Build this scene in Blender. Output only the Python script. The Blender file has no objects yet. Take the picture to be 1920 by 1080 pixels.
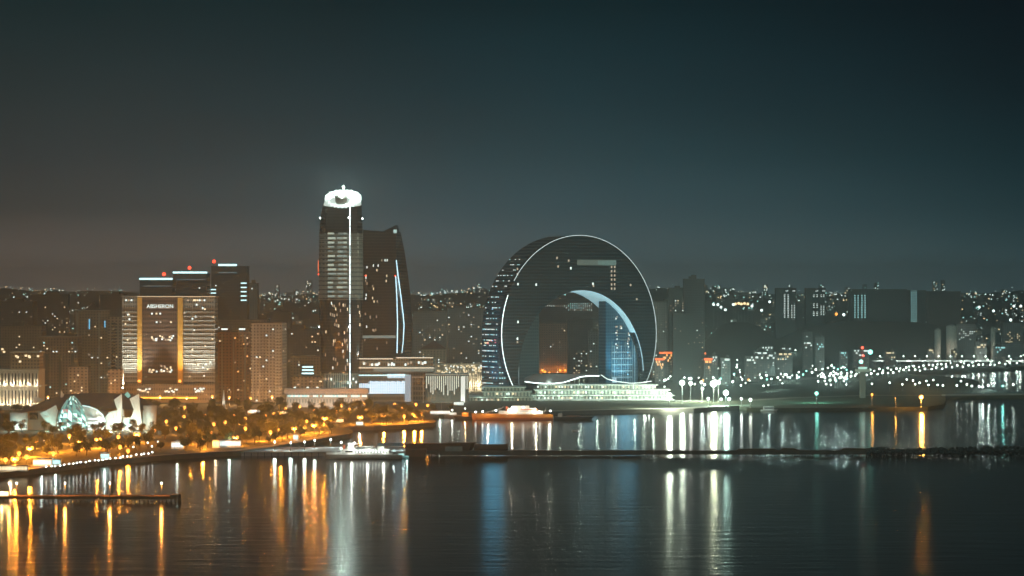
import bpy, bmesh, math, random
from mathutils import Vector, Matrix
from mathutils.geometry import tessellate_polygon
rnd = random.Random(7)
PI = math.pi
sc = bpy.context.scene
COL = sc.collection
# ------------------------------------------------------------ camera
F, H, HZ, CX = 4727.0, 110.0, 560.0, 960.0       # focal length in px of a 1920 wide frame, eye height, horizon row
cd = bpy.data.cameras.new('camera'); cam = bpy.data.objects.new('camera', cd); COL.objects.link(cam)
cam.location = (0, 0, H); cam.rotation_euler = (PI/2, 0, 0)
cd.sensor_width = 36; cd.lens = F*36/1920; cd.shift_y = (HZ-540)/1920
cd.clip_start = 1; cd.clip_end = 40000
sc.camera = cam
# ------------------------------------------------------------ world: night sky with the city's glow near the horizon
w = bpy.data.worlds.new('World'); sc.world = w; w.use_nodes = True
nt = w.node_tree; nt.nodes.clear()
N = nt.nodes.new; L = nt.links.new
out = N('ShaderNodeOutputWorld'); bg = N('ShaderNodeBackground'); bg2 = N('ShaderNodeBackground'); addn = N('ShaderNodeAddShader')
sky = N('ShaderNodeTexSky'); sky.sky_type = 'NISHITA'; sky.sun_disc = False
sky.sun_elevation = math.radians(-4); sky.sun_rotation = math.radians(200)
L(sky.outputs[0], bg2.inputs[0]); bg2.inputs[1].default_value = 0.02
tc = N('ShaderNodeTexCoord'); sep = N('ShaderNodeSeparateXYZ'); L(tc.outputs['Generated'], sep.inputs[0])
def ramp(stops, interp='EASE'):
    r = N('ShaderNodeValToRGB'); r.color_ramp.interpolation = interp
    els = r.color_ramp.elements
    while len(els) < len(stops): els.new(0.5)
    for e, (p, c) in zip(els, stops): e.position = p; e.color = (*c, 1)
    return r
def glow(stops): r = ramp(stops, 'LINEAR'); L(sep.outputs[2], r.inputs[0]); return r.outputs[0]
OVER = [(.25, (.001, .005, .007)), (.6, (.03, .045, .045))]
g_left = glow([(0, (.26, .22, .19)), (.012, (.20, .175, .155)), (.034, (.046, .056, .056)), (.055, (.021, .036, .041)), (.078, (.012, .027, .031)), (.118, (.005, .020, .023))]+OVER)
g_mid = glow([(0, (.150, .230, .255)), (.012, (.105, .165, .185)), (.022, (.062, .115, .135)), (.034, (.030, .077, .098)), (.055, (.011, .047, .062)), (.078, (.004, .033, .046)), (.118, (0, .0145, .020))]+OVER)
g_right = glow([(0, (.085, .165, .190)), (.012, (.052, .115, .134)), (.022, (.022, .064, .078)), (.034, (.005, .030, .041)), (.055, (0, .017, .025)), (.078, (0, .010, .016)), (.118, (0, .0035, .007))]+OVER)
def mix3(a, b, x0, x1):
    mr_ = N('ShaderNodeMapRange'); mr_.inputs[1].default_value = x0; mr_.inputs[2].default_value = x1; L(sep.outputs[0], mr_.inputs[0])
    q = N('ShaderNodeMix'); q.data_type = 'RGBA'; L(mr_.outputs[0], q.inputs[0]); L(a, q.inputs[6]); L(b, q.inputs[7]); return q.outputs[2]
cl = N('ShaderNodeTexNoise'); cl.inputs['Scale'].default_value = 5; cl.inputs['Detail'].default_value = 6; cm = N('ShaderNodeMapping'); cm.inputs['Scale'].default_value = (1, 1, 3.5); L(tc.outputs['Generated'], cm.inputs[0]); L(cm.outputs[0], cl.inputs[0])
cr_ = N('ShaderNodeMapRange'); cr_.inputs[1].default_value = .3; cr_.inputs[2].default_value = .7; cr_.inputs[3].default_value = .86; cr_.inputs[4].default_value = 1.14; L(cl.outputs[0], cr_.inputs[0])
vm = N('ShaderNodeVectorMath'); vm.operation = 'SCALE'; L(mix3(mix3(g_left, g_mid, -.2, -.02), g_right, .02, .2), vm.inputs[0]); L(cr_.outputs[0], vm.inputs['Scale']); L(vm.outputs[0], bg.inputs[0])
bg.inputs[1].default_value = 1.0
L(bg.outputs[0], addn.inputs[0]); L(bg2.outputs[0], addn.inputs[1]); L(addn.outputs[0], out.inputs[0])
# added fill: one weak cool sun lamp, high behind the camera, brightens haze and walls
sd = bpy.data.lights.new('fill_sun', 'SUN'); sd.energy = .45; sd.angle = math.radians(10); sd.color = (.55, 1, 1)
so = bpy.data.objects.new('fill_sun', sd); COL.objects.link(so); so.rotation_euler = (math.radians(48), 0, math.radians(-28))
sc.view_settings.view_transform = 'Standard'; sc.view_settings.look = 'None'
sc.view_settings.exposure = 0.0; sc.view_settings.gamma = 1
sc.cycles.use_light_tree = True; sc.cycles.max_bounces = 5; sc.cycles.diffuse_bounces = 2; sc.cycles.glossy_bounces = 3
sc.cycles.volume_bounces = 0; sc.cycles.transparent_max_bounces = 8; sc.cycles.sample_clamp_indirect = 3
sc.cycles.caustics_reflective = False; sc.cycles.caustics_refractive = False
HAZE = 0.00014

# ------------------------------------------------------------ helpers
def DD(py, z=3.0): return F*(H-z)/(py-HZ)
def PX(px, D): return (px-CX)*D/F
def PZ(py, D): return H-(py-HZ)*D/F
def at(px, py, z=3.0):
    D = DD(py, z); return Vector((PX(px, D), D, z))

class MB:
    def __init__(s): s.v = []; s.f = []; s.m = []; s.cur = 0; s.smooth = []
    def add(s, vs, fs, smooth=False):
        o = len(s.v); s.v += [tuple(p) for p in vs]
        for f in fs: s.f.append([i+o for i in f]); s.m.append(s.cur); s.smooth.append(smooth)
        return s
    def box(s, x0, x1, y0, y1, z0, z1):
        return s.add([(x0,y0,z0),(x1,y0,z0),(x1,y1,z0),(x0,y1,z0),(x0,y0,z1),(x1,y0,z1),(x1,y1,z1),(x0,y1,z1)],
            [(0,3,2,1),(4,5,6,7),(0,1,5,4),(1,2,6,5),(2,3,7,6),(3,0,4,7)])
    def prism_y(s, poly, y0, y1):                # polygon in x,z
        n = len(poly); vs = [(x, y0, z) for x, z in poly]+[(x, y1, z) for x, z in poly]
        fs = [(i, (i+1) % n, n+(i+1) % n, n+i) for i in range(n)]
        for t in tessellate_polygon([[Vector((x, z, 0)) for x, z in poly]]): fs.append(tuple(t)); fs.append(tuple(n+i for i in reversed(t)))
        return s.add(vs, fs)
    def prism_z(s, poly, z0, z1):
        n = len(poly); vs = [(x, y, z0) for x, y in poly]+[(x, y, z1) for x, y in poly]
        fs = [(i, (i+1) % n, n+(i+1) % n, n+i) for i in range(n)]
        for t in tessellate_polygon([[Vector((x, y, 0)) for x, y in poly]]): fs.append(tuple(n+i for i in t)); fs.append(tuple(reversed(t)))
        return s.add(vs, fs)
    def loft(s, rings, cap=True, smooth=False, closed=True):
        n = len(rings[0]); vs = [p for r in rings for p in r]; fs = []
        for k in range(len(rings)-1):
            for i in range(n if closed else n-1):
                fs.append((k*n+i, k*n+(i+1) % n, (k+1)*n+(i+1) % n, (k+1)*n+i))
        if cap: fs.append(tuple(range(n))[::-1]); fs.append(tuple(range((len(rings)-1)*n, len(rings)*n)))
        return s.add(vs, fs, smooth)
    def cyl(s, x, y, z0, z1, r0, r1=None, n=10, smooth=True):
        r1 = r0 if r1 is None else r1
        c = [(math.cos(2*PI*i/n), math.sin(2*PI*i/n)) for i in range(n)]
        return s.loft([[(x+r0*a, y+r0*b, z0) for a, b in c], [(x+r1*a, y+r1*b, z1) for a, b in c]], True, smooth)
    def ball(s, x, y, z, r, n=8, m=5, sz=1):
        rings = []
        for k in range(m+1):
            t = -PI/2+PI*(k+.0)/m; rr_ = max(r*math.cos(t), r*.02)
            rings.append([(x+rr_*math.cos(2*PI*i/n), y+rr_*math.sin(2*PI*i/n), z+sz*r*math.sin(t)) for i in range(n)])
        return s.loft(rings, True, True)
    def tube(s, pts, r, n=6):
        pts = [Vector(p) for p in pts]; rings = []
        for i, p in enumerate(pts):
            d = (pts[min(i+1, len(pts)-1)]-pts[max(i-1, 0)]).normalized()
            u = d.orthogonal().normalized() if i == 0 else (pu-d*pu.dot(d)).normalized()
            pu = u; v = d.cross(u)
            rings.append([tuple(p+(u*math.cos(2*PI*k/n)+v*math.sin(2*PI*k/n))*r) for k in range(n)])
        return s.loft(rings, True, True)
    def mesh(s, name, mats):
        me = bpy.data.meshes.new(name); me.from_pydata(s.v, [], s.f)
        for m in (mats if isinstance(mats, (list, tuple)) else [mats]): me.materials.append(m)
        me.polygons.foreach_set('material_index', s.m); me.polygons.foreach_set('use_smooth', s.smooth)
        bm = bmesh.new(); bm.from_mesh(me); bmesh.ops.recalc_face_normals(bm, faces=bm.faces); bm.to_mesh(me); bm.free()
        me.update(); return me
    def build(s, name, mats, parent=None, loc=None, rz=0): return put(name, s.mesh(name, mats), parent, loc, rz)

def put(name, me, parent=None, loc=None, rz=0, scale=None):
    o = bpy.data.objects.new(name, me); COL.objects.link(o); o.parent = parent
    if loc is not None: o.location = loc
    if rz: o.rotation_euler = (0, 0, rz)
    if scale: o.scale = scale
    return o
def tag(o, label, cat=None, group=None, kind=None):
    if label: o['label'] = label
    if cat: o['category'] = cat
    if group: o['group'] = group
    if kind: o['kind'] = kind
    return o
def thing(name, label, cat, loc, rz=0, group=None): return tag(put(name, None, None, loc, rz), label, cat, group)
def copy_tree(o, parent=None):
    c = o.copy(); COL.objects.link(c); c.parent = parent
    for ch in list(o.children): copy_tree(ch, c)
    return c
def struct(name, o=None): o['kind'] = 'structure'; o.name = name; return o

# ------------------------------------------------------------ materials
MATS = {}
def newmat(name):
    m = bpy.data.materials.new(name); m.use_nodes = True; MATS[name] = m
    return m, m.node_tree, m.node_tree.nodes['Principled BSDF']
def mat(name, c, rough=.7, metal=0, var=.25, scale=.3, spec=.4):
    m, t, b = newmat(name)
    n = t.nodes.new('ShaderNodeTexNoise'); n.inputs['Scale'].default_value = scale; n.inputs['Detail'].default_value = 5
    tcn = t.nodes.new('ShaderNodeTexCoord'); t.links.new(tcn.outputs['Object'], n.inputs['Vector'])
    mi = t.nodes.new('ShaderNodeMix'); mi.data_type = 'RGBA'
    mi.inputs[6].default_value = (*[x*(1-var) for x in c], 1); mi.inputs[7].default_value = (*[min(1, x*(1+var)) for x in c], 1)
    t.links.new(n.outputs[0], mi.inputs[0]); t.links.new(mi.outputs[2], b.inputs['Base Color'])
    b.inputs['Roughness'].default_value = rough; b.inputs['Metallic'].default_value = metal; b.inputs['Specular IOR Level'].default_value = spec
    return m
def emis(name, c, s, sampled=False, base=(.2, .2, .2)):
    m, t, b = newmat(name)
    b.inputs['Base Color'].default_value = (*base, 1); b.inputs['Emission Color'].default_value = (*c, 1); b.inputs['Emission Strength'].default_value = s
    if not sampled: m.cycles.emission_sampling = 'NONE'
    return m
def facade(name, wall, glass=(.06, .055, .05), sx=3.2, sz=3.2, fx=.42, fz=.45, rough=.8, grough=.15, ox=0., oz=0., dirt=.3):
    """wall with a regular grid of dark window openings, and large soft stains"""
    m, t, b = newmat(name); n = t.nodes.new; l = t.links.new
    tcn = n('ShaderNodeTexCoord'); sp = n('ShaderNodeSeparateXYZ'); l(tcn.outputs['Object'], sp.inputs[0])
    def M(op, a, c=None):
        q = n('ShaderNodeMath'); q.operation = op
        for i, x in enumerate((a, c)):
            if x is None: continue
            if isinstance(x, (int, float)): q.inputs[i].default_value = x
            else: l(x, q.inputs[i])
        return q.outputs[0]
    h = M('ADD', M('ADD', sp.outputs[0], sp.outputs[1]), 1000*sx+ox)
    gx = M('GREATER_THAN', M('FRACT', M('DIVIDE', h, sx)), 1-fx)
    gz_ = M('GREATER_THAN', M('FRACT', M('DIVIDE', M('ADD', sp.outputs[2], 100*sz+oz), sz)), 1-fz)
    mask = M('MULTIPLY', gx, gz_)
    no = n('ShaderNodeTexNoise'); no.inputs['Scale'].default_value = .08; no.inputs['Detail'].default_value = 6; l(tcn.outputs['Object'], no.inputs['Vector'])
    w1 = n('ShaderNodeMix'); w1.data_type = 'RGBA'; w1.inputs[6].default_value = (*[x*(1-dirt) for x in wall], 1); w1.inputs[7].default_value = (*[x*(1+dirt) for x in wall], 1)
    l(no.outputs[0], w1.inputs[0])
    w2 = n('ShaderNodeMix'); w2.data_type = 'RGBA'; l(mask, w2.inputs[0]); l(w1.outputs[2], w2.inputs[6]); w2.inputs[7].default_value = (*glass, 1)
    l(w2.outputs[2], b.inputs['Base Color'])
    l(M('ADD', M('MULTIPLY', mask, grough-rough), rough), b.inputs['Roughness'])
    b.inputs['Specular IOR Level'].default_value = .4
    return m

concrete = mat('concrete', (.32, .30, .27)); dark_concrete = mat('dark_concrete', (.12, .11, .10), .85)
white_stone = mat('white_stone', (.72, .70, .64), .7, var=.08); white_paint = mat('white_paint', (.78, .78, .76), .4, var=.05)
dark_metal = mat('dark_metal', (.06, .06, .065), .4, .6); grey_metal = mat('grey_metal', (.3, .31, .32), .4, .5)
black_glass = mat('black_glass', (.012, .016, .02), .12, var=.4, spec=.6)
roof_dark = mat('roof_dark', (.05, .045, .05), .5); roof_tile = mat('roof_tile', (.16, .07, .05), .8)
timber = mat('weathered_timber', (.20, .11, .06), .85, var=.5, scale=1.5); rust = mat('rusty_steel', (.20, .08, .045), .8, var=.5, scale=.5)
rock_m = mat('rock', (.06, .055, .05), .9, var=.5, scale=.4)
asphalt = mat('asphalt', (.05, .05, .052), .8, var=.3); paving = mat('paving', (.30, .26, .21), .8, var=.2, scale=.2)
grass_m = mat('park_ground', (.045, .05, .03), .95, var=.5, scale=.05); marking = mat('road_paint', (.7, .7, .68), .6, var=.1)
leaf = mat('foliage', (.09, .095, .035), .7, var=.55, scale=.5, spec=.2); bark = mat('bark', (.10, .07, .05), .9)
orange_hull = mat('orange_hull', (.62, .24, .04), .45, var=.12, scale=.2); blue_hull = mat('dark_hull', (.04, .05, .06), .4)
kerb_m = mat('quay_wall', (.22, .18, .14), .85, var=.4, scale=.15)

W_WARM = emis('window_warm', (1, .78, .45), 1.6); W_WHITE = emis('window_white', (.85, 1, .93), 1.7); W_TEAL = emis('window_teal', (.45, .95, .95), 1.5)
W_ORNG = emis('window_orange', (1, .45, .12), 2.0); W_DIM = emis('window_dim', (1, .75, .5), .55); W_BLUE = emis('window_blue', (.15, .6, .95), 1.5)
FAR_W = emis('far_light_white', (.8, 1, .93), 3.6); FAR_Y = emis('far_light_warm', (1, .7, .35), 3.4); FAR_T = emis('far_light_teal', (.45, 1, .92), 3.0)
LAMP_O = emis('lamp_sodium', (1, .36, .05), 3.2, False); LAMP_W = emis('lamp_white', (.8, 1, .85), 8, False); LAMP_T = emis('lamp_teal', (.3, 1, .8), 4, False)
LAMP_RED = emis('lamp_red', (1, .06, .02), 4, False); LAMP_S = emis('lamp_small_white', (.9, 1, .92), 14)
STRIP_E = emis('strip_edge', (.8, 1, .98), 1.3, True); STRIP_W = emis('strip_white', (.85, 1, .97), 3.2, True); STRIP_C = emis('strip_cyan', (.55, .88, 1), 2.2, True); STRIP_DIM = emis('strip_dim', (.35, .65, .75), .35)
STRIP_O = emis('strip_orange', (1, .42, .04), 3.0, True); STRIP_WARM = emis('strip_warm', (1, .85, .6), 1.2, True)
RED_O = emis('strip_red_orange', (1, .16, .02), 2.2, True); STRIP_T = emis('bar_teal', (.6, 1, 1), 2.2, True)

# shared lit-window meshes
WIN = {}
def winmesh(w_, h_, m):
    k = (round(w_, 2), round(h_, 2), m.name)
    if k not in WIN: WIN[k] = MB().box(-w_/2, w_/2, -.12, .12, -h_/2, h_/2).mesh('window', m)
    return WIN[k]
def windows(root, cells, m_of, w_, h_, most=100, name='window'):
    """cells: (x, y, z, rz); the first `most` are parts, the rest one stuff part"""
    rest = MB(); mats = []
    for i, c in enumerate(cells):
        m = m_of(i)
        if i < most: put(name, winmesh(w_, h_, m), root, c[:3], c[3])
        else:
            if m not in mats: mats.append(m)
            rest.cur = mats.index(m); cs, sn = math.cos(c[3]), math.sin(c[3])
            o = len(rest.v); rest.box(-w_/2, w_/2, -.12, .12, -h_/2, h_/2)
            for j in range(o, len(rest.v)):
                x, y, z = rest.v[j]; rest.v[j] = (c[0]+x*cs-y*sn, c[1]+x*sn+y*cs, c[2]+z)
    if rest.v: rest.build(name+'_rows', mats, root)['kind'] = 'stuff'
def point(parent, loc, col, watt, rad=1.0):
    l = bpy.data.lights.new('lamp_light', 'POINT'); l.energy = watt; l.color = col; l.shadow_soft_size = rad
    o = bpy.data.objects.new('lamp_light', l); COL.objects.link(o); o.parent = parent; o.location = loc; return o
def spot(parent, loc, target, col, watt, ang=70, rad=1.0):
    l = bpy.data.lights.new('spot_beam', 'SPOT'); l.energy = watt; l.color = col; l.shadow_soft_size = rad; l.spot_size = math.radians(ang); l.spot_blend = .6
    o = bpy.data.objects.new('spot_beam', l); COL.objects.link(o); o.parent = parent; o.location = loc
    o.rotation_euler = (Vector(target)-Vector(loc)).to_track_quat('-Z', 'Y').to_euler(); return o
ORANGE = (1, .31, .025); COOL = (.75, 1, .9)

# ------------------------------------------------------------ water
def make_water():
    m, t, b = newmat('water'); n = t.nodes.new; l = t.links.new
    b.inputs['Base Color'].default_value = (.004, .008, .010, 1); b.inputs['IOR'].default_value = 1.33
    b.inputs['Specular IOR Level'].default_value = .5
    tcn = n('ShaderNodeTexCoord'); mp = n('ShaderNodeMapping'); mp.inputs['Scale'].default_value = (1, .45, 1); l(tcn.outputs['Object'], mp.inputs[0])
    n1 = n('ShaderNodeTexNoise'); n1.inputs['Scale'].default_value = .0035; n1.inputs['Detail'].default_value = 4; l(mp.outputs[0], n1.inputs[0])
    mr = n('ShaderNodeMapRange'); mr.inputs[1].default_value = .35; mr.inputs[2].default_value = .65; mr.inputs[3].default_value = .13; mr.inputs[4].default_value = .17
    l(n1.outputs[0], mr.inputs[0]); l(mr.outputs[0], b.inputs['Roughness'])
    n2 = n('ShaderNodeTexNoise'); n2.inputs['Scale'].default_value = .06; n2.inputs['Detail'].default_value = 4; n2.inputs['Roughness'].default_value = .6; mp2 = n('ShaderNodeMapping'); mp2.inputs['Scale'].default_value = (.45, 1.3, 1); l(tcn.outputs['Object'], mp2.inputs[0]); l(mp2.outputs[0], n2.inputs[0])
    bu = n('ShaderNodeBump'); bu.inputs['Strength'].default_value = .55; bu.inputs['Distance'].default_value = .5; l(n2.outputs[0], bu.inputs['Height']); l(bu.outputs[0], b.inputs['Normal'])
    mb = MB(); mb.add([(-4300, -190, 0), (4300, -190, 0), (4300, 11900, 0), (-4300, 11900, 0)], [(0, 1, 2, 3)])
    struct('water', mb.build('water', m))
make_water()

# ------------------------------------------------------------ land
def P0(px, py): v = at(px, py, 0); return (v.x, v.y)
# shoreline at the water's edge, followed from the left edge of the view to the right
SH = [(-300, 935), (-60, 904), (0, 897), (100, 885), (200, 872), (330, 861.5), (400, 857), (455, 854), (500, 848), (560, 838), (655, 821), (662, 816), (655, 810),
      (640, 808), (700, 807), (760, 804), (812, 800), (818, 796), (812, 790), (822, 784), (880, 780), (950, 779), (1040, 778), (1200, 774), (1300, 772), (1386, 767),
      (1400, 770), (1500, 771), (1640, 770), (1740, 768), (1768, 764), (1774, 756), (1772, 748), (1850, 747), (2100, 745)]
shore = [P0(*p) for p in SH]
inner = [P0(2100, 739.5), P0(1870, 739), P0(1842, 730), P0(1832, 716), P0(1760, 708), P0(1700, 705), P0(1790, 699), P0(1920, 693.5), P0(2100, 688)]
land = shore+inner+[(2600, 3900), (2600, 4300), (-2600, 4300), (-2600, 1600)]
mb = MB(); mb.prism_z(land, -1.5, 3.0); g = struct('ground', mb.build('ground', [grass_m]))
def offset_line(pts, d0, d1):
    """strip between two offsets to the left of a polyline"""
    res0, res1 = [], []
    for i, p in enumerate(pts):
        a = Vector(pts[max(i-1, 0)]); c = Vector(pts[min(i+1, len(pts)-1)]); t = (c-a).normalized(); nn = Vector((-t.y, t.x))
        res0.append(Vector(p)+nn*d0); res1.append(Vector(p)+nn*d1)
    return res0, res1
def strip(pts, d0, d1, z, zt=None):
    a, b = offset_line(pts, d0, d1); m_ = MB()
    if zt is None: zt = z
    vs = [(p.x, p.y, z) for p in a]+[(p.x, p.y, zt) for p in b]; n_ = len(a)
    m_.add(vs, [(i, i+1, n_+i+1, n_+i) for i in range(n_-1)]); return m_
def band(pts, d0, d1, z0, z1):
    a, b = offset_line(pts, d0, d1); m_ = MB(); n_ = len(a)
    vs = [(p.x, p.y, z0) for p in a]+[(p.x, p.y, z0) for p in b]+[(p.x, p.y, z1) for p in a]+[(p.x, p.y, z1) for p in b]
    fs = []
    for i in range(n_-1): fs += [(2*n_+i, 2*n_+i+1, 3*n_+i+1, 3*n_+i), (i, i+1, 2*n_+i+1, 2*n_+i), (n_+i, n_+i+1, 3*n_+i+1, 3*n_+i)]
    fs += [(0, n_, 3*n_, 2*n_), (n_-1, 2*n_-1, 4*n_-1, 3*n_-1)]
    m_.add(vs, fs); return m_
left_shore = shore[:11]; cove = shore[13:17]; isle = shore[20:26]
struct('promenade', strip(left_shore, .8, 13, 3.006).build('promenade', paving))
struct('promenade', strip(cove, .8, 12, 3.006).build('promenade', paving))
struct('quay', strip(isle, .8, 26, 3.006).build('quay', concrete))
def wall_thing(pts, label, m_=kerb_m, top=3.5):
    tag(band(pts, -.35, .8, -1.2, top).build('quay_wall', m_), label, 'quay wall')
wall_thing(left_shore, 'long brown quay wall below the orange lit park promenade')
wall_thing(cove, 'short curved quay wall behind the white yacht')
wall_thing(isle, 'dark quay wall below the terraces of the ring shaped hotel', dark_concrete)
struct('road', strip(left_shore[:8], 15, 27, 3.010).build('road', asphalt))
struct('road_marking', strip(left_shore[:8], 20.9, 21.1, 3.016).build('road_marking', marking))
far_shore = [P0(1480, 726), P0(1560, 716), P0(1640, 709), P0(1702, 704.6), P0(1790, 698.6), P0(1920, 693), P0(2080, 687.6)]
tag(band(far_shore[3:], -.4, 2, -1.2, 6).build('quay_wall', dark_concrete), 'dark sea wall below the coast road at the far right', 'quay wall')
struct('coast_road', strip(far_shore, 30, 62, 3.01).build('coast_road', mat('pale_road', (.22, .21, .19), .8)))
jetty = [P0(1772, 747.4), P0(1850, 746.4), P0(2080, 744.4)]
tag(band(jetty, -.6, 8, -1.2, 4.4).build('breakwater_wall', concrete), 'straight pale breakwater wall across the inner bay at the right edge', 'breakwater')
struct('quay', strip([P0(1420, 757), P0(1500, 752), P0(1640, 747), P0(1774, 747)], 6, 22, 3.01).build('quay', concrete))

# ------------------------------------------------------------ hills
def gz(x, y):
    if y < 3950: return 3.0
    px = CX+x*F/y; t = min(1, (y-3950)/3800); s = t*t*(3-2*t)
    lump = 0
    for cx_, cy_, sx_, sy_, h_ in ((1385, 4400, 66, 190, 62), (480, 4350, 95, 200, 78), (40, 4500, 110, 260, 72), (1640, 4330, 205, 150, 66), (1640, 4700, 170, 260, 42), (820, 4700, 110, 250, 52), (1250, 4800, 60, 260, 55)):
        lump = max(lump, h_*math.exp(-min(60, abs((px-cx_)/sx_)**4+abs((y-cy_)/sy_)**4)))
    wob = (math.sin(x*.006+1)*math.cos(y*.0035)+.5*math.sin(x*.021+y*.006)+.25*math.sin(x*.05-y*.02))*(9*s)+math.sin(x*.0031+.7)*10*s+math.sin(x*.011+2)*5*s
    return 3.0+s*118+wob+lump*(1-s*.8)
def make_hills():
    nx, ny = 230, 150; m_ = MB(); vs = []
    for j in range(ny+1):
        y = 3950+(11800-3950)*(j/ny)**1.5
        for i in range(nx+1):
            x = (-1+2*i/nx)*(1500+y*.26); vs.append((x, y, gz(x, y)+.02))
    fs = [(j*(nx+1)+i, j*(nx+1)+i+1, (j+1)*(nx+1)+i+1, (j+1)*(nx+1)+i) for j in range(ny) for i in range(nx)]
    m_.add(vs, fs, True); struct('hills', m_.build('hills', mat('hill_ground', (.05, .05, .042), .95, var=.4, scale=.01)))
make_hills()

# ------------------------------------------------------------ generic block / tower
def block(name, label, px0, px1, py_top, D, depth, fac, yaw=0, nlit=0, lit=(W_WARM,), sx=3.2, sz=3.2, group=None, roof='plant', slabs=None, cat='building', seed=0, zb=None, litw=1.5, lith=1.3, zones=None, cap=False):
    """rectangular building seen between two photo columns; returns root, width, height"""
    r = random.Random(seed+int(px0*7+px1*3)); a = abs(math.radians(yaw)); app = (px1-px0)*D/F
    W = max(4, (app-depth*math.sin(a))/math.cos(a)); xc = PX((px0+px1)/2, D); yc = D+depth/2
    z0 = gz(xc, D) if zb is None else zb; Ht = PZ(py_top, D)-z0
    root = thing(name, label, cat, (xc, yc, z0-.01), math.radians(yaw), group)
    MB().box(-W/2, W/2, -depth/2, depth/2, -1.5 if D > 3950 else 0, Ht).build('wall', fac, root)
    if roof: MB().box(-W/2-.35, W/2+.35, -depth/2-.35, depth/2+.35, Ht, Ht+.9).build('parapet', MATS['dark_concrete'] if not cap else cap, root)
    if roof == 'plant':
        x = r.uniform(-.25, .25)*W; MB().box(x-W*.16, x+W*.16, -depth*.2, depth*.25, Ht+.9, Ht+.9+r.uniform(2.5, 4.5)).build('plant_room', MATS['dark_concrete'], root)
        x2 = x+W*.1; MB().cyl(x2, 0, Ht+.9, Ht+10, .18, .08, 5).build('mast', MATS['dark_metal'], root)
    if roof == 'gable':
        MB().prism_y([(-W/2-.8, Ht+.9), (W/2+.8, Ht+.9), (0, Ht+.9+W*.32)], -depth/2-.8, depth/2+.8).build('roof', MATS['roof_tile'], root)
    if slabs:
        nfl = int(Ht/sz)
        if slabs is True: slabs = MATS['concrete']
        for k in range(1, nfl):
            MB().box(-W/2+.6, W/2-.6, -depth/2-1.1, -depth/2-.003, k*sz-.16, k*sz+.16).build('floor_slab', slabs, root)
    if nlit:
        cols = max(1, int((W-1.5)/sx)); rows = max(1, int((Ht-3)/sz)); cells = set(); sc_ = max(0, int((depth-2)/sx)) if yaw else 0
        tries = 0
        while len(cells) < nlit and tries < nlit*20:
            tries += 1; i = r.randrange(-sc_, cols); k = r.randrange(rows)
            if zones:
                zz = r.choice(zones); i = int((zz[0]+(zz[1]-zz[0])*r.random())*cols); k = int((zz[2]+(zz[3]-zz[2])*r.random())*rows)
            cells.add((min(i, cols-1), min(k, rows-1)))
        lst = []
        for i, k in sorted(cells, key=lambda c: r.random()):
            z = 1.9+k*sz
            if i >= 0: lst.append((-W/2+1+(i+.5)*(W-2)/cols, -depth/2-.06, z, 0))
            else:
                y = -depth/2+1+(-i-.5)*(depth-2)/max(1, sc_); s_ = -1 if yaw > 0 else 1
                lst.append((s_*(W/2+.06), y, z, PI/2))
        windows(root, lst, lambda i: W_DIM if len(lit) > 1 and r.random() < .38 else r.choice(lit), litw, lith)
    return root, W, Ht

f_brown = facade('brown_facade', (.30, .21, .15)); f_tan = facade('tan_facade', (.42, .33, .25), sx=4); f_grey = facade('grey_facade', (.26, .26, .25))
f_dark = facade('dark_facade', (.12, .11, .105)); f_dgrey = facade('slate_facade', (.09, .105, .115), sx=2.6, fx=.6); f_red = facade('red_brown_facade', (.30, .16, .09), sx=3.6)
f_curt = facade('curtain_wall', (.05, .06, .062), (.015, .02, .024), sx=1.6, sz=3.4, fx=.86, fz=.82, rough=.4, grough=.08)
f_curt2 = facade('dark_curtain_wall', (.045, .055, .055), (.008, .012, .014), sx=1.5, sz=3.4, fx=.86, fz=.82, rough=.35, grough=.08)
f_pale = facade('pale_facade', (.50, .46, .40), sx=3.4, fx=.38); f_tealish = facade('green_grey_facade', (.09, .12, .125), sx=3)

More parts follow.
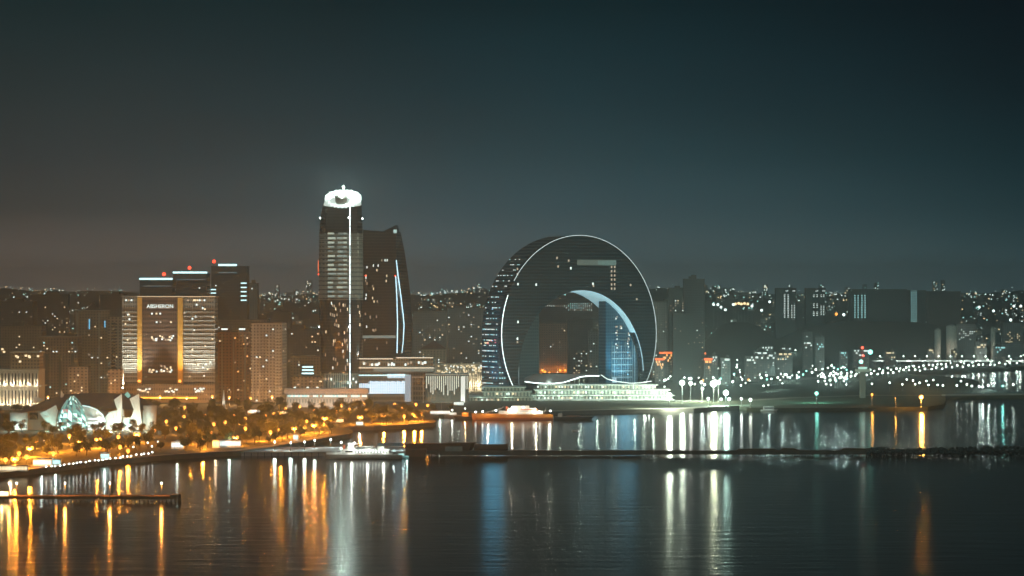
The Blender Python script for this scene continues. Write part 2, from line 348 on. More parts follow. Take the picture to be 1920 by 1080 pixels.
# ---- left city blocks
def city_left():
    B = lambda *a, **k: block('apartment_block', *a, **k)
    # far dark backdrop at the left edge
    B('long dark block on the skyline at the far left edge', -30, 62, 566, 3500, 30, f_dark, 0, 10, (W_WARM, W_WHITE), zones=[(.2, 1, .6, .9)])
    B('dark block with scattered lights behind the brown flats at the left', 50, 128, 553, 3600, 30, f_dark, 8, 26, (W_WHITE, W_WARM), zones=[(0, 1, .55, .95), (.6, 1, .5, .9)])
    B('low dark housing block behind the lit classical palace', 0, 78, 612, 2950, 30, f_brown, 0, 12, (W_WARM,))
    r, W, Ht = B('brown apartment house with a pale flat roof edge beside the palace', 72, 146, 632, 2720, 26, f_brown, 0, 20, (W_WARM, W_WHITE, W_TEAL), cap=MATS['concrete'], zones=[(0, 1, .8, 1), (0, 1, 0, 1)])
    for x in (-W*.28, W*.05, W*.36): MB().box(x-1.5, x+1.5, -14.2, -13.003, 2, Ht*.72).build('balcony_bay', MATS['dark_concrete'], r)
    B('low plain brown block in front of the apartment house, behind the arena', 128, 165, 688, 2620, 18, f_tan, 0, 6, (W_WARM,))
    r, W, Ht = B('tall brown tower with cyan light slits and a peaked roof', 133, 205, 583, 2850, 26, f_brown, 10, 22, (W_WARM, W_WHITE), slabs=None, roof='flat', cap=MATS['concrete'])
    MB().prism_y([(-W*.2, Ht+.9), (W*.25, Ht+.9), (0.02*W, Ht+10)], -6, 6).build('roof_peak', MATS['roof_dark'], r)
    for x, z0, z1 in ((-W*.08, .78, .9), (W*.36, .8, .88)): MB().box(x-.5, x+.5, -13.6, -13.003, Ht*z0, Ht*z1).build('light_slit', W_BLUE, r)
    for x in (-W*.42, W*.2): MB().box(x-1.2, x+1.2, -14, -13.003, 0, Ht*.98).build('pier_strip', MATS['concrete'], r)
    B('dark stepped tower behind the brown towers left of the hotel', 187, 231, 553, 3150, 30, f_dark, 0, 4, (W_WARM,), roof='plant')
    r, W, Ht = B('slender brown tower with one column of small square windows', 203, 229, 594, 2750, 20, f_tan, 0, 4, (W_WARM,), roof='flat')
    for k in range(int(Ht/3.4)-2): MB().box(-W*.28, W*.02, -10.2, -10.003, 4+k*3.4, 6+k*3.4).build('window', MATS['black_glass'], r)
    B('low block with pale balconies at the foot of the slender brown tower', 203, 228, 693, 2560, 14, f_tan, 0, 5, (W_WARM,), slabs=True, roof='flat')
    # right of the hotel
    r, W, Ht = B('orange brown apartment slab right of the hotel with orange strips', 402, 474, 623, 2640, 24, f_red, 0, 14, (W_WARM, W_ORNG), roof='flat')
    for x in (-W*.3, 0, W*.3): MB().box(x-.8, x+.8, -12.8, -12.003, 0, Ht-2).build('pier_strip', MATS['concrete'], r)
    MB().box(-W*.38, -W*.1, -8, 6, Ht+.9, Ht+6).build('roof_block', f_red, r); MB().box(W*.1, W*.4, -8, 6, Ht+.9, Ht+5).build('roof_block', f_red, r)
    windows(r, [(x, -8.1, Ht+3.2, 0) for x in (-W*.3, -W*.26, -W*.2, W*.16, W*.2, W*.26)], lambda i: W_WHITE, 2.6, 1.6)
    r, W, Ht = B('tan apartment tower with tiers of white balconies beside the orange brown slab', 470, 534, 606, 2600, 24, f_pale, -6, 16, (W_WARM, W_WHITE), roof='flat')
    for k in range(2, int(Ht/3.2)-1):
        MB().box(W*.28, W*.46, -13.4, -12.003, k*3.2-.5, k*3.2+.5).build('balcony', MATS['white_stone'], r)
        MB().box(-W*.2, W*.02, -13.2, -12.003, k*3.2-.4, k*3.2+.4).build('balcony', MATS['concrete'], r)
    B('broad dark brown housing block on the rise behind the tan tower', 402, 500, 600, 3050, 34, f_brown, 0, 16, (W_WHITE, W_WARM), zones=[(0, 1, .3, 1)])
    B('dark low house row left of the tallest tower', 532, 606, 618, 2950, 30, f_dark, 0, 10, (W_WARM, W_WHITE), zones=[(0, 1, .5, 1)])
    r, W, Ht = B('dark block carrying a small cyan lit sign at its top', 545, 604, 668, 2780, 20, f_brown, 0, 12, (W_WARM, W_WHITE), zones=[(0, .3, 0, 1), (0, 1, 0, .3)], roof='flat')
    s_ = thing('sign_board', 'small cyan lit sign board in front of the dark block left of the tallest tower', 'sign', (PX(577, 2740), 2740, 3))
    for dz in (0, 3.6, 7): MB().box(-6.5+dz*.1, 6.5-dz*.1, -.3, .3, 25+dz, 26.6+dz).build('light_bar', STRIP_T, s_)
    MB().box(-7, 7, .3, .9, 24, 34.5).build('panel', MATS['dark_metal'], s_); MB().box(-5.6, -5, .3, .9, 0, 24).box(5, 5.6, .3, .9, 0, 24).build('frame', MATS['dark_metal'], s_)
    B('small lit shop house under the cyan sign', 548, 606, 707, 2620, 14, f_tan, 0, 14, (W_WARM, W_WHITE), roof='flat', litw=2.4)
    B('grey block half hidden behind the two stepped light topped towers', 463, 482, 532, 3350, 24, f_grey, 0, 2, (W_WHITE,))
    B('distant low wide block on the ridge left of the tallest tower', 500, 545, 586, 3900, 30, f_dark, 0, 4, (W_WHITE,))
city_left()

def light_bar_towers():
    data = [('leftmost and lowest of the three dark towers topped by white light bars', 262, 323, 526, 3080, 306, 514),
            ('middle of the three dark towers topped by white light bars', 325, 388, 514, 3140, 354, 502),
            ('rightmost and tallest of the three dark towers topped by white light bars', 396, 462, 500, 3200, 400, 490)]
    for i, (lb, a, b, yt, D, bx, by) in enumerate(data):
        r, W, Ht = block('office_tower', lb, a, b, yt, D, 34, f_dgrey, 0, 3, (W_WHITE,), roof='flat', group='towers topped by white light bars')
        s = D/F
        if i < 2: MB().box(-W/2-.5, W/2+.3, -18, -17.4, Ht+.9, Ht+3.2).build('light_bar', STRIP_T, r); MB().box(-W/2+4, W/2-2, -17.35, -17.003, Ht-7, Ht-6.4).build('light_line', STRIP_DIM, r)
        else:
            MB().box(-W/2+9, W/2-12, -18, -17.4, Ht+.9, Ht+3.4).build('light_bar', STRIP_T, r)
            MB().box(-W/2+9, W/2-12, -17.35, -17.003, Ht-8, Ht-7.2).build('light_line', STRIP_DIM, r)
            MB().box(W/2-8, W/2+1, -17.5, 10, 0, Ht-9).build('corner_core', MATS['dark_concrete'], r)
            for k in range(5): MB().box(W/2-7, W/2+.2, -17.9, -17.503, PZ(531+k*8, D)-3-.7, PZ(531+k*8, D)-3+.7).build('light_bar', STRIP_T, r)
            for k in range(4): MB().box(-W/2-.4, -W/2+6, -17.6, -17.003, PZ(543+k*6.5, D)-3-.6, PZ(543+k*6.5, D)-3+.6).build('light_bar', STRIP_T, r)
        x = PX(bx, D)-r.location.x; z = PZ(by, D)-3
        MB().cyl(x, -10, Ht+.9, z, .3, .2, 6).build('mast', dark_metal, r)
        MB().ball(x, -10, z, 2.3).build('red_beacon', LAMP_RED, r)
light_bar_towers()

def hotel_orange():
    D = 2600; s = D/F; xc = PX(316, D)
    r = thing('hotel', 'high hotel with two glowing orange vertical strips and white balconied wings', 'hotel', (xc, D, 3))
    X = lambda px: (px-316)*s
    Z = lambda py: PZ(py, D)-3
    MB().box(X(229), X(258), 2, 26, 0, Z(557)).build('wing', facade('hotel_wing', (.30, .29, .26), sx=2.4, sz=4.6, fx=.5, fz=.55, oz=1), r)
    MB().box(X(343), X(403), 2, 26, 0, Z(557)).build('wing', MATS['hotel_wing'], r)
    MB().box(X(265), X(334), 1, 24, 0, Z(556)).build('centre_panel', facade('hotel_centre', (.13, .085, .07), (.03, .022, .02), sx=2.2, sz=4.6, fx=.6, fz=.5), r)
    for a, b in ((257.5, 266), (333, 342.5)):
        MB().box(X(a), X(b), .2, 20, 0, Z(558)).build('orange_strip', mat('ochre_panel_%d' % a, (.75, .42, .10), .6), r)
    MB().box(X(225), X(404), .0, 26.5, Z(557), Z(555)).build('roof_edge', MATS['concrete'], r)
    MB().box(X(258), X(404), -1.2, -.4, Z(556.6), Z(555.6)).build('roof_light_line', emis('roof_line', (1, .72, .4), 1.0), r)
    for k in range(17):
        z = Z(585+k*8.1)
        for a, b in ((229, 257), (344, 403)):
            MB().box(X(a), X(b), .3, 1.997, z-.4, z+.35).build('balcony', emis_slab, r)
    for x in (229.5, 345, 360, 402): MB().box(X(x)-.3, X(x)+.3, .9, 1.99, 0, Z(560)).build('fin', MATS['concrete'], r)
    MB().box(X(228), X(405), -10, 30, -.5, Z(720)).build('podium', facade('podium_wall', (.35, .27, .2), sx=2.5, sz=5), r)
    MB().box(X(262), X(372), -12, -11.2, Z(746.5), Z(743.5)).build('canopy_light', STRIP_O, r)
    MB().box(X(262), X(372), -15, -10.01, Z(743), Z(742)).build('canopy', MATS['dark_metal'], r)
    # lettering
    def text(s_, x, z, h, m_, name='lettering'):
        c = bpy.data.curves.new('lettering', 'FONT'); c.body = s_; c.size = h; c.extrude = .15; c.align_x = 'CENTER'
        o = bpy.data.objects.new('tmp', c); COL.objects.link(o); dg = bpy.context.evaluated_depsgraph_get()
        me = bpy.data.meshes.new_from_object(o.evaluated_get(dg)); bpy.data.objects.remove(o)
        me.materials.clear(); me.materials.append(m_); t = put(name, me, r, (x, .4, z)); t.rotation_euler = (PI/2, 0, 0); return t
    text('ABSHERON', X(300), Z(577.5), 5.4, W_WHITE)
    rr_ = random.Random(4); cells = []
    for _ in range(60): cells.append((X(rr_.uniform(232, 400)), .9, Z(rr_.uniform(565, 712)), 0))
    cells = [c for c in cells if not (X(256) < c[0] < X(344))]
    cells += [(X(x), 1.8, Z(563), 0) for x in (236, 241, 246, 352, 363, 366, 370, 374, 378, 383)]
    cells += [(X(rr_.uniform(283, 325)), .9, Z(y), 0) for y in (588, 604, 632, 635, 638, 634, 630, 637, 636) for _ in range(3)]
    cells += [(X(279+rr_.uniform(0, 44)), .9, Z(686+rr_.uniform(0, 12)), 0) for _ in range(26)]
    windows(r, cells, lambda i: rr_.choice((W_WHITE, W_WARM, W_DIM)), 1.6, 1.7)
    cells = [(X(x), -10.1, Z(731+rr_.uniform(-4, 4)), 0) for x in list(range(262, 285, 3))+list(range(313, 336, 3))+list(range(368, 386, 2))]
    windows(r, cells, lambda i: rr_.choice((W_WARM, W_WHITE)), 2, 1.4)
    for px in (243, 372): spot(r, (X(px), -32, Z(720)-2), (X(px), 0, 70), (.95, 1, .85), 230000, 80, 1)
    # uplights at the foot of the two strips
    for px in (262, 338):
        u = thing('uplight', 'bright orange uplight at the foot of the %s orange strip of the hotel' % ('left' if px < 300 else 'right'), 'floodlight', (X(px)+xc, D-7, Z(722)+5.0))
        MB().box(-1.2, 1.2, -.6, .6, 0, 1).build('housing', dark_metal, u); MB().box(-1, 1, -.5, .5, 1.003, 1.2).build('lens', STRIP_O, u)
        spot(u, (0, 1.0, 1.6), (0, 7.3, 45), (1, .5, .08), 60000, 46, .5)
        MB().ball(0, 3.5, 2.0, 1.6).build('lamp', LAMP_O, u)
emis_slab = mat('balcony_white', (.62, .62, .58), .6)
hotel_orange()

def palace():
    D = 2420; s = D/F; r = thing('classical_palace', 'white lit classical palace with column rows at the left edge', 'palace', (PX(38, D), D, 3))
    X = lambda px: (px-38)*s; Z = lambda py: PZ(py, D)-3
    st = mat('warm_stone', (.66, .60, .48), .8, var=.15)
    MB().box(X(-30), X(73), 0, 30, 0, Z(694)).build('wall', st, r)
    MB().box(X(18), X(72), 4, 26, Z(694), Z(663)).build('upper_storey', facade('palace_top', (.50, .36, .22), sx=3), r)
    for z, a, b in ((694, -31, 74), (724, -31, 78), (661, 17, 73)): MB().box(X(a), X(b), -1.6 if z != 661 else 3, 30, Z(z)-.5, Z(z)+.5).build('cornice', st, r)
    for k in range(14):
        x = X(-12+k*6.4)
        for z0, z1 in ((723, 696), (762, 727)):
            MB().cyl(x, -.9, Z(z0), Z(z1), .55, .45, 8).build('column', st, r)
    for k in range(13):
        x = X(-9+k*6.4)
        for z0, z1 in ((721, 700), (757, 732)): MB().box(x-.55, x+.55, -.15, .05, Z(z0), Z(z1)).build('window', black_glass, r)
    MB().cyl(X(37), -1.2, Z(735), Z(690), .12, .12, 5).build('flag_pole', white_paint, r)
    windows(r, [(X(x), 3.9, Z(y), 0) for x, y in ((29, 668), (32, 670), (47, 667), (53, 668), (54, 670), (70, 668), (36, 678), (3, 655), (6, 660))], lambda i: W_WARM, 2.2, 1.8)
    for k in range(7):
        u = thing('uplight', 'small warm uplight in front of the classical palace', 'floodlight', (X(-8+k*13)+r.location.x, D-6, 3), 0, 'uplights in front of the classical palace')
        MB().box(-.4, .4, -.3, .3, 0, .6).build('housing', dark_metal, u)
        spot(u, (0, 0, 1), (0, 6.5, 16), (1, .86, .62), 14000, 80, .4)
    for k in range(6):
        point(r, (X(-6+k*15), -2.6, Z(722)+1), (1, .88, .66), 1800, .3)
palace()

def tall_tower():
    D = 2750; s = D/F; cx_ = 637; r = thing('skyscraper', 'tallest tower, a rounded glass skyscraper with a bright white ring crown', 'skyscraper', (PX(cx_, D), D+20, 3))
    X = lambda px: (px-cx_)*s; Z = lambda py: PZ(py, D)-3
    def ring(py, a, b, k=1, n=40, ry=.62, tilt=0):
        c = (X(a)+X(b))/2; rx = (X(b)-X(a))/2*k; out_ = []
        for i in range(n):
            t = 2*PI*i/n; ca, sa = math.cos(t), math.sin(t)
            out_.append((c+rx*math.copysign(abs(ca)**.75, ca), rx*ry*math.copysign(abs(sa)**.75, sa), Z(py)+tilt*sa))
        return out_
    prof = [(745, 601, 675), (700, 599, 676), (640, 597, 678), (562, 595.5, 679), (500, 595.5, 679), (437, 596, 678), (410, 598, 677.5), (388, 602, 676.5), (379, 604, 676)]
    def edge(py):
        for (a, a0, a1), (b, b0, b1) in zip(prof, prof[1:]):
            if b <= py <= a: t = (a-py)/(a-b); return a0+(b0-a0)*t, a1+(b1-a1)*t
    MB().loft([ring(*p) for p in prof[:4]], True).build('lower_glass', f_curt, r)
    MB().loft([ring(*p) for p in prof[3:6]], True).build('middle_glass', facade('lit_glass', (.30, .33, .31), (.05, .06, .06), sx=2.1, sz=4.7, fx=.45, fz=.3, rough=.5), r)
    MB().loft([ring(*p) for p in prof[5:-1]]+[ring(383, 603, 676, tilt=2.6)], True).build('upper_glass', f_curt2, r)
    for k in range(15):
        py = 560-k*8.4; a, b = edge(py); MB().loft([ring(py+.7, a, b, 1.02), ring(py-.7, a, b, 1.02)], True).build('floor_slab', dark_metal, r)
    glow = emis('stair_glow', (.75, 1, .88), .34); glow2 = emis('stair_glow_warm', (.85, 1, .8), .55); glow3 = emis('stair_glow_dim', (.7, 1, .9), .15)
    rr_ = random.Random(5)
    for k in range(15):
        py = 556-k*8.4; y = -.62*(edge(py)[1]-edge(py)[0])/2*s-.25
        
        for a_, b_ in ((606, 612), (614, rr_.uniform(622, 630)), (rr_.uniform(631, 634), 642), (643, 650), (661, 671)):
            MB().box(X(a_), X(b_), y+(0 if 612 < a_ < 655 else 4), y+.2+(0 if 612 < a_ < 655 else 4), Z(py+rr_.uniform(.2, 1.5)), Z(py-2.5)).build('lit_band', rr_.choice((glow, glow, glow2, glow3)), r)
    # crown: a big tilted ring plate with an inner wall, floodlit white put in as emission
    cw = emis('crown_white_glow', (.82, 1, .93), 1.6, True, (.8, .8, .8))
    cxm, rx = X(641), X(674)-X(641)
    def el(k, dz, yk, n=36): return [(cxm+rx*k*math.cos(2*PI*i/n), yk*math.sin(2*PI*i/n)*14*k, Z(371)+dz+(math.sin(2*PI*i/n)+0)*9*k) for i in range(n)]
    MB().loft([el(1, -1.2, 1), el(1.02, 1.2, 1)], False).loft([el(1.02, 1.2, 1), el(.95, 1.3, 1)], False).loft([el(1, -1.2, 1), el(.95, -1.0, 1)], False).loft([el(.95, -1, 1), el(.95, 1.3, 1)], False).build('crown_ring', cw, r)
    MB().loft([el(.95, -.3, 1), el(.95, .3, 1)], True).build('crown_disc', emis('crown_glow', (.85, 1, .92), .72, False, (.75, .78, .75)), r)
    gp = emis('crown_rib_glow', (.78, .95, .86), .72)
    for i_ in range(9):
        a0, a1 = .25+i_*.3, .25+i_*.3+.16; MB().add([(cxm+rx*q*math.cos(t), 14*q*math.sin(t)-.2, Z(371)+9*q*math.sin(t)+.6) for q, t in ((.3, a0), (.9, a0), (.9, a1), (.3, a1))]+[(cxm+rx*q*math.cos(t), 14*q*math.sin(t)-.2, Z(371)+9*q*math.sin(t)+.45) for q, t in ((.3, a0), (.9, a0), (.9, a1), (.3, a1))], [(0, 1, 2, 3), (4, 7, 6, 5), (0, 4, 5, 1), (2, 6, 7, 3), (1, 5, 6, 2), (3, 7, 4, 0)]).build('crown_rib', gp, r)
    point(r, (X(641), -12, Z(356)), (.75, 1, .88), 90000, 2)  # added lamp, makes the haze glow around the crown
    MB().loft([ring(382.6, 603.5, 676, .985, tilt=2.6), ring(369, 607, 674, .95, tilt=7)], True).build('crown_base', emis('crown_wall_glow', (.85, 1, .9), .8, False, (.75, .78, .75)), r)
    for i_ in range(28):
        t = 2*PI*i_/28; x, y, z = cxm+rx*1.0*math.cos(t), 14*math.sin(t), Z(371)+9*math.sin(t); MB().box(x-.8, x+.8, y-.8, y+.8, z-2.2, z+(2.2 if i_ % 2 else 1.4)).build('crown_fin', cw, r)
    m_ = MB()
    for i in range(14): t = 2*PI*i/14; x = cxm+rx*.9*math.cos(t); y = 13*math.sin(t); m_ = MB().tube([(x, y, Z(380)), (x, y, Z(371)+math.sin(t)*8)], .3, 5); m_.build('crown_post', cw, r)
    MB().cyl(X(638), -7, Z(383), Z(365), 6.6, 6.6, 16).build('crown_drum', concrete, r)
    MB().tube([(X(642), 0, Z(362)), (X(642), 0, Z(345))], .5, 6).build('spire', cw, r)
    MB().ball(X(642), 0, Z(349.5), 1.3).build('spire_lamp', LAMP_S, r)
    pts = []
    for k in range(20):
        py = 388+k*(735-388)/19; a, b = edge(py); rx_ = (b-a)/2; q = (655.5-(a+b)/2)/rx_; q = q**(1/.75); yy = -.62*rx_*s*(math.sqrt(1-q*q))**.75
        pts.append((X(655.5), yy-.5, Z(py)))
    for k in range(len(pts)-1):
        a_, b_ = Vector(pts[k]), Vector(pts[k+1]); MB().tube([a_, a_.lerp(b_, .93)], .55, 6).build('light_strip', (STRIP_W, STRIP_E)[k in (4, 9, 10, 15)], r)
    for px, py in ((598, 408), (654, 408), (677, 409), (655, 613), (597, 613)): MB().ball(X(px), -16 if 600 < px < 670 else -2, Z(py), 1.1).build('marker_lamp', LAMP_S, r)
    MB().ball(X(595), -3, Z(514), .9).build('red_beacon', LAMP_RED, r); MB().tube([(X(594.5), -3, Z(510)), (X(594.5), -3, Z(488))], .35).build('red_strip', emis('red_strip', (1, .15, .03), 2), r)
    # glowing panes for reflections and lit rooms of the lower glass
    cells = []; 
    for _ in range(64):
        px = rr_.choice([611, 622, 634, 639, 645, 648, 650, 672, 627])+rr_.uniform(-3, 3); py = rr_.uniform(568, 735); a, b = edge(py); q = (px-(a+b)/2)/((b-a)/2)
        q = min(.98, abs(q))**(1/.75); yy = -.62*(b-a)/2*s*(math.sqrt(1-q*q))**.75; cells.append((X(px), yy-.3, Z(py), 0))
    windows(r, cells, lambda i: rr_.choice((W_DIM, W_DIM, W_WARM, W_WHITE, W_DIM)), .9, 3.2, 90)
    MB().loft([ring(728, 599, 677, 1.01), ring(700, 598, 677, 1.01)], True).build('lobby', facade('lobby_glass', (.30, .34, .31), (.05, .06, .06), sx=2.2, sz=8, fx=.5, fz=.9, rough=.4), r); windows(r, [(X(610+k*5.2), -.62*38*s*.98-.6, Z(712+rr_.uniform(-8, 8)), 0) for k in range(12)], lambda i: rr_.choice((W_DIM, W_WHITE)), 1.6, 2.6); point(r, (X(640), -34, 6), (.75, 1, .88), 14000, .8)
tall_tower()

def sail_tower():
    D = 2840; s = D/F; cx_ = 722; r = thing('sail_tower', 'dark sail shaped glass tower with cyan light lines on its curved edge', 'skyscraper', (PX(cx_, D), D, 3))
    X = lambda px: (px-cx_)*s; Z = lambda py: PZ(py, D)-3
    prof = [(745, 680, 743, 765), (700, 680, 744.5, 767), (640, 680, 744.5, 769.5), (600, 680, 744.5, 770), (560, 680, 744, 768), (510, 680, 743.5, 762), (470, 680, 743, 756), (445, 680.5, 743, 751)]
    rings = [[(X(a), 0, Z(p)), (X(b), 0, Z(p)), (X(c), 34, Z(p)), (X(a)+6, 34, Z(p))] for p, a, b, c in prof]
    rings.append([(X(681), 0, Z(431)), (X(743), 0, Z(438)), (X(749), 34, Z(434)), (X(681)+6, 34, Z(434))])
    MB().loft(rings, True).build('glass_body', f_curt2, r)
    MB().add([(X(716), 12, Z(434)), (X(745), 12, Z(437)), (X(742), 12, Z(421)), (X(716), 34, Z(434)), (X(747), 34, Z(436)), (X(744), 34, Z(421))], [(0, 1, 2), (3, 5, 4), (0, 2, 5, 3), (1, 4, 5, 2), (0, 3, 4, 1)]).build('roof_fin', MATS['curtain_wall'], r)
    MB().box(X(737), X(743), 10, 11.9, Z(436), Z(430)).build('roof_lamp_panel', emis('roof_panel', (.7, 1, .95), .8), r)
    MB().tube([(X(743), -.5, Z(488)), (X(746), 3, Z(515)), (X(751), 9, Z(555)), (X(755), 13, Z(590)), (X(756.5), 15, Z(610)), (X(755), 14, Z(640)), (X(752.5), 11, Z(662))], .55, 6).build('light_strip', STRIP_C, r)
    MB().tube([(X(742), -.7, Z(518)), (X(744.3), -.7, Z(560)), (X(745.5), -.7, Z(610)), (X(744.5), -.7, Z(662))], .55, 6).build('light_strip', STRIP_C, r)
    for px in (685.5, 741): MB().ball(X(px), -1, Z(517), .9).build('red_beacon', LAMP_RED, r)
    rr_ = random.Random(9); cells = [(X(rr_.choice([685, 687, 694, 700, 706, 724])+rr_.uniform(-1.5, 1.5)), -.12, Z(rr_.uniform(500, 655)), 0) for _ in range(26)]
    cells += [(X(x), -.12, Z(y), 0) for x, y in ((700, 498), (709, 498), (716, 488), (722, 488), (726, 488))]
    windows(r, cells, lambda i: rr_.choice((W_DIM, W_WARM, W_WHITE, W_DIM)), .9, 2.6)
    MB().box(X(680), X(742), -1, -.003, Z(634), Z(629)).build('sky_lobby_band', emis('lobby_band', (.8, 1, .9), .22), r)
sail_tower()

def tower_podium():
    D = 2620; s = D/F; cx_ = 742; r = thing('shopping_podium', 'long low podium building with white roof lines and bright blue white louvres', 'building', (PX(cx_, D), D, 3))
    X = lambda px: (px-cx_)*s; Z = lambda py: PZ(py, D)-3
    MB().box(X(673), X(812), 6, 60, 0, Z(672)).build('upper_wall', facade('podium_glass', (.2, .22, .2), (.04, .05, .05), sx=2.6, sz=5, fx=.7, fz=.6), r)
    MB().box(X(673), X(768), 0, 6, 0, Z(704)).build('lower_wall', MATS['podium_glass'], r)
    for a, b, y, d in ((672, 736, 673, 5), (743, 812, 671, 5), (672, 813, 690, 4.5), (673, 766, 703.5, -1)): MB().box(X(a), X(b), d-.4, d+.4, Z(y)-.45, Z(y)+.45).build('roof_line', STRIP_WARM if y < 700 else STRIP_T, r)
    MB().box(X(700), X(812), 4.9, 5.99, Z(697), Z(691)).build('lit_storey', emis('storey_glow', (.75, 1, .85), .14), r)
    lv = emis('louvre_glow', (.66, .87, 1), 1.9, True)
    for k in range(26):
        x = 674+k*3.35; MB().box(X(x), X(x+1.9), -1.2, -.3, Z(738), Z(719 if k < 6 else 714+(k % 3))).build('louvre', lv, r)
    for k in range(5): MB().box(X(690), X(758), -1.9, -1.3, Z(737-k*5), Z(736.2-k*5)).build('louvre_rail', lv, r)
    for k in range(14): x = 727+k*2.4; MB().box(X(x), X(x+1.2), -1.2, -.3, Z(709), Z(701)).build('louvre', lv, r)
    MB().box(X(759), X(770), -3, 5, 0, Z(703)).build('lit_pylon', emis('pylon_glow', (.7, .88, 1), .45), r)
    rr_ = random.Random(3); windows(r, [(X(rr_.uniform(676, 808)), 5.9, Z(rr_.choice((682, 680, 684))), 0) for _ in range(26)], lambda i: rr_.choice((W_DIM, W_DIM, W_WHITE)), 1.8, 2.4)
    # white hall with hanging light curtain
    D = 2600; s = D/F
    r = thing('light_curtain_hall', 'white box hall with vertical strings of warm white light beside the podium', 'building', (PX(838, D), D, 3)); X = lambda px: (px-838)*s; Z = lambda py: PZ(py, D)-3
    MB().box(X(798), X(878), 3, 40, 0, Z(703)).build('wall', mat('hall_wall', (.07, .08, .07), .8), r)
    MB().box(X(797), X(879), .6, 40, Z(703), Z(701.5)).build('roof', white_paint, r)
    hl = emis('hall_strings', (.95, 1, .82), 1.0, False)
    for k in range(20):
        if 15 < k < 17: continue
        x = 799+k*4; MB().box(X(x), X(x+1.5), 1.6, 1.9, Z(742-rr_.uniform(0, 22)), Z(705)).build('light_string', hl, r)
    MB().box(X(864), X(872), 1, 3.2, 0, Z(706)).build('lit_panel', emis('hall_panel', (.95, 1, .88), 1.0), r)
    for px in (812, 838, 866): point(r, (X(px), -6, 3), (.95, 1, .85), 3500, .6)
    # lit frame gate between
    r = thing('gate_frame', 'thin pale rectangular portal between the podium and the white hall', 'gate', (PX(783, 2590), 2590, 3)); s = 2590/F
    for a, b, z0, z1 in ((-11*s, -10*s, 0, PZ(708, 2590)-3), (10*s, 11*s, 0, PZ(708, 2590)-3)): MB().box(a, b, 0, 1, z0, z1).build('post', white_paint, r)
    MB().box(-11*s, 11*s, 0, 1, PZ(708, 2590)-3+.003, PZ(706.5, 2590)-3).build('beam', white_paint, r)
    # lit colonnade palace behind
    D = 2900; r = thing('lit_palace', 'long low palace behind the white hall, covered with warm lights', 'palace', (PX(858, D), D, 3)); s = D/F; X = lambda px: (px-858)*s; Z = lambda py: PZ(py, D)-3
    MB().box(X(810), X(906), 0, 30, 0, Z(684)).build('wall', MATS['warm_stone'], r)
    for k in range(24): MB().cyl(X(812+k*4), -1.5, 0, Z(686), .6, .6, 6).build('column', MATS['warm_stone'], r)
    MB().box(X(809), X(907), -3, 30, Z(684), Z(682.5)).build('cornice', MATS['warm_stone'], r)
    windows(r, [(X(rr_.uniform(812, 905)), -2.2, Z(rr_.uniform(684, 702)), 0) for _ in range(70)], lambda i: rr_.choice((W_WARM, W_WARM, W_WHITE)), 1.5, 1.5)
    for k in range(5): point(r, (X(818+k*20), -8, 6), (1, .85, .6), 12000, .6)
    # long pale canopy in front of the towers
    D = 2480; r = thing('canopy_building', 'long low white canopy building glowing pink in front of the tallest tower', 'building', (PX(612, D), D, 3)); s = D/F; X = lambda px: (px-612)*s; Z = lambda py: PZ(py, D)-3
    MB().box(X(533), X(690), 0, 22, Z(738), Z(729)).build('canopy_roof', mat('pale_roof', (.7, .62, .55), .6), r)
    MB().box(X(536), X(688), 5, 20, 0, Z(738)-.003).build('glazed_wall', facade('kiosk_wall', (.45, .45, .4), (.2, .25, .22), sx=3, sz=8), r)
    windows(r, [(X(540+k*3.4), 4.8, Z(743), 0) for k in range(44)], lambda i: rr_.choice((W_WHITE, W_DIM, W_WHITE, W_TEAL)), 1.3, 1.8)
    for k in range(6): point(r, (X(545+k*26), -5, 3), (1, .85, .72), 3200, .5)
tower_podium()

def monument():
    D = 2440; s = D/F
    r = thing('monument', 'slim white floodlit obelisk rising from the park trees', 'monument', (PX(419.5, D), D, 3)); Z = lambda py: PZ(py, D)-3
    MB().loft([[(-1.6, -1.6, Z(765)), (1.6, -1.6, Z(765)), (1.6, 1.6, Z(765)), (-1.6, 1.6, Z(765))], [(-.35, -.35, Z(731)), (.35, -.35, Z(731)), (.35, .35, Z(731)), (-.35, .35, Z(731))]]).build('obelisk', white_stone, r)
    MB().box(-3, 3, -3, 3, 0, Z(765)-.003).build('plinth', white_stone, r)
    for x in (-5, 5): spot(r, (x, -5, 1), (0, 0, 13), (1, .92, .75), 5000, 60, .3)
monument()

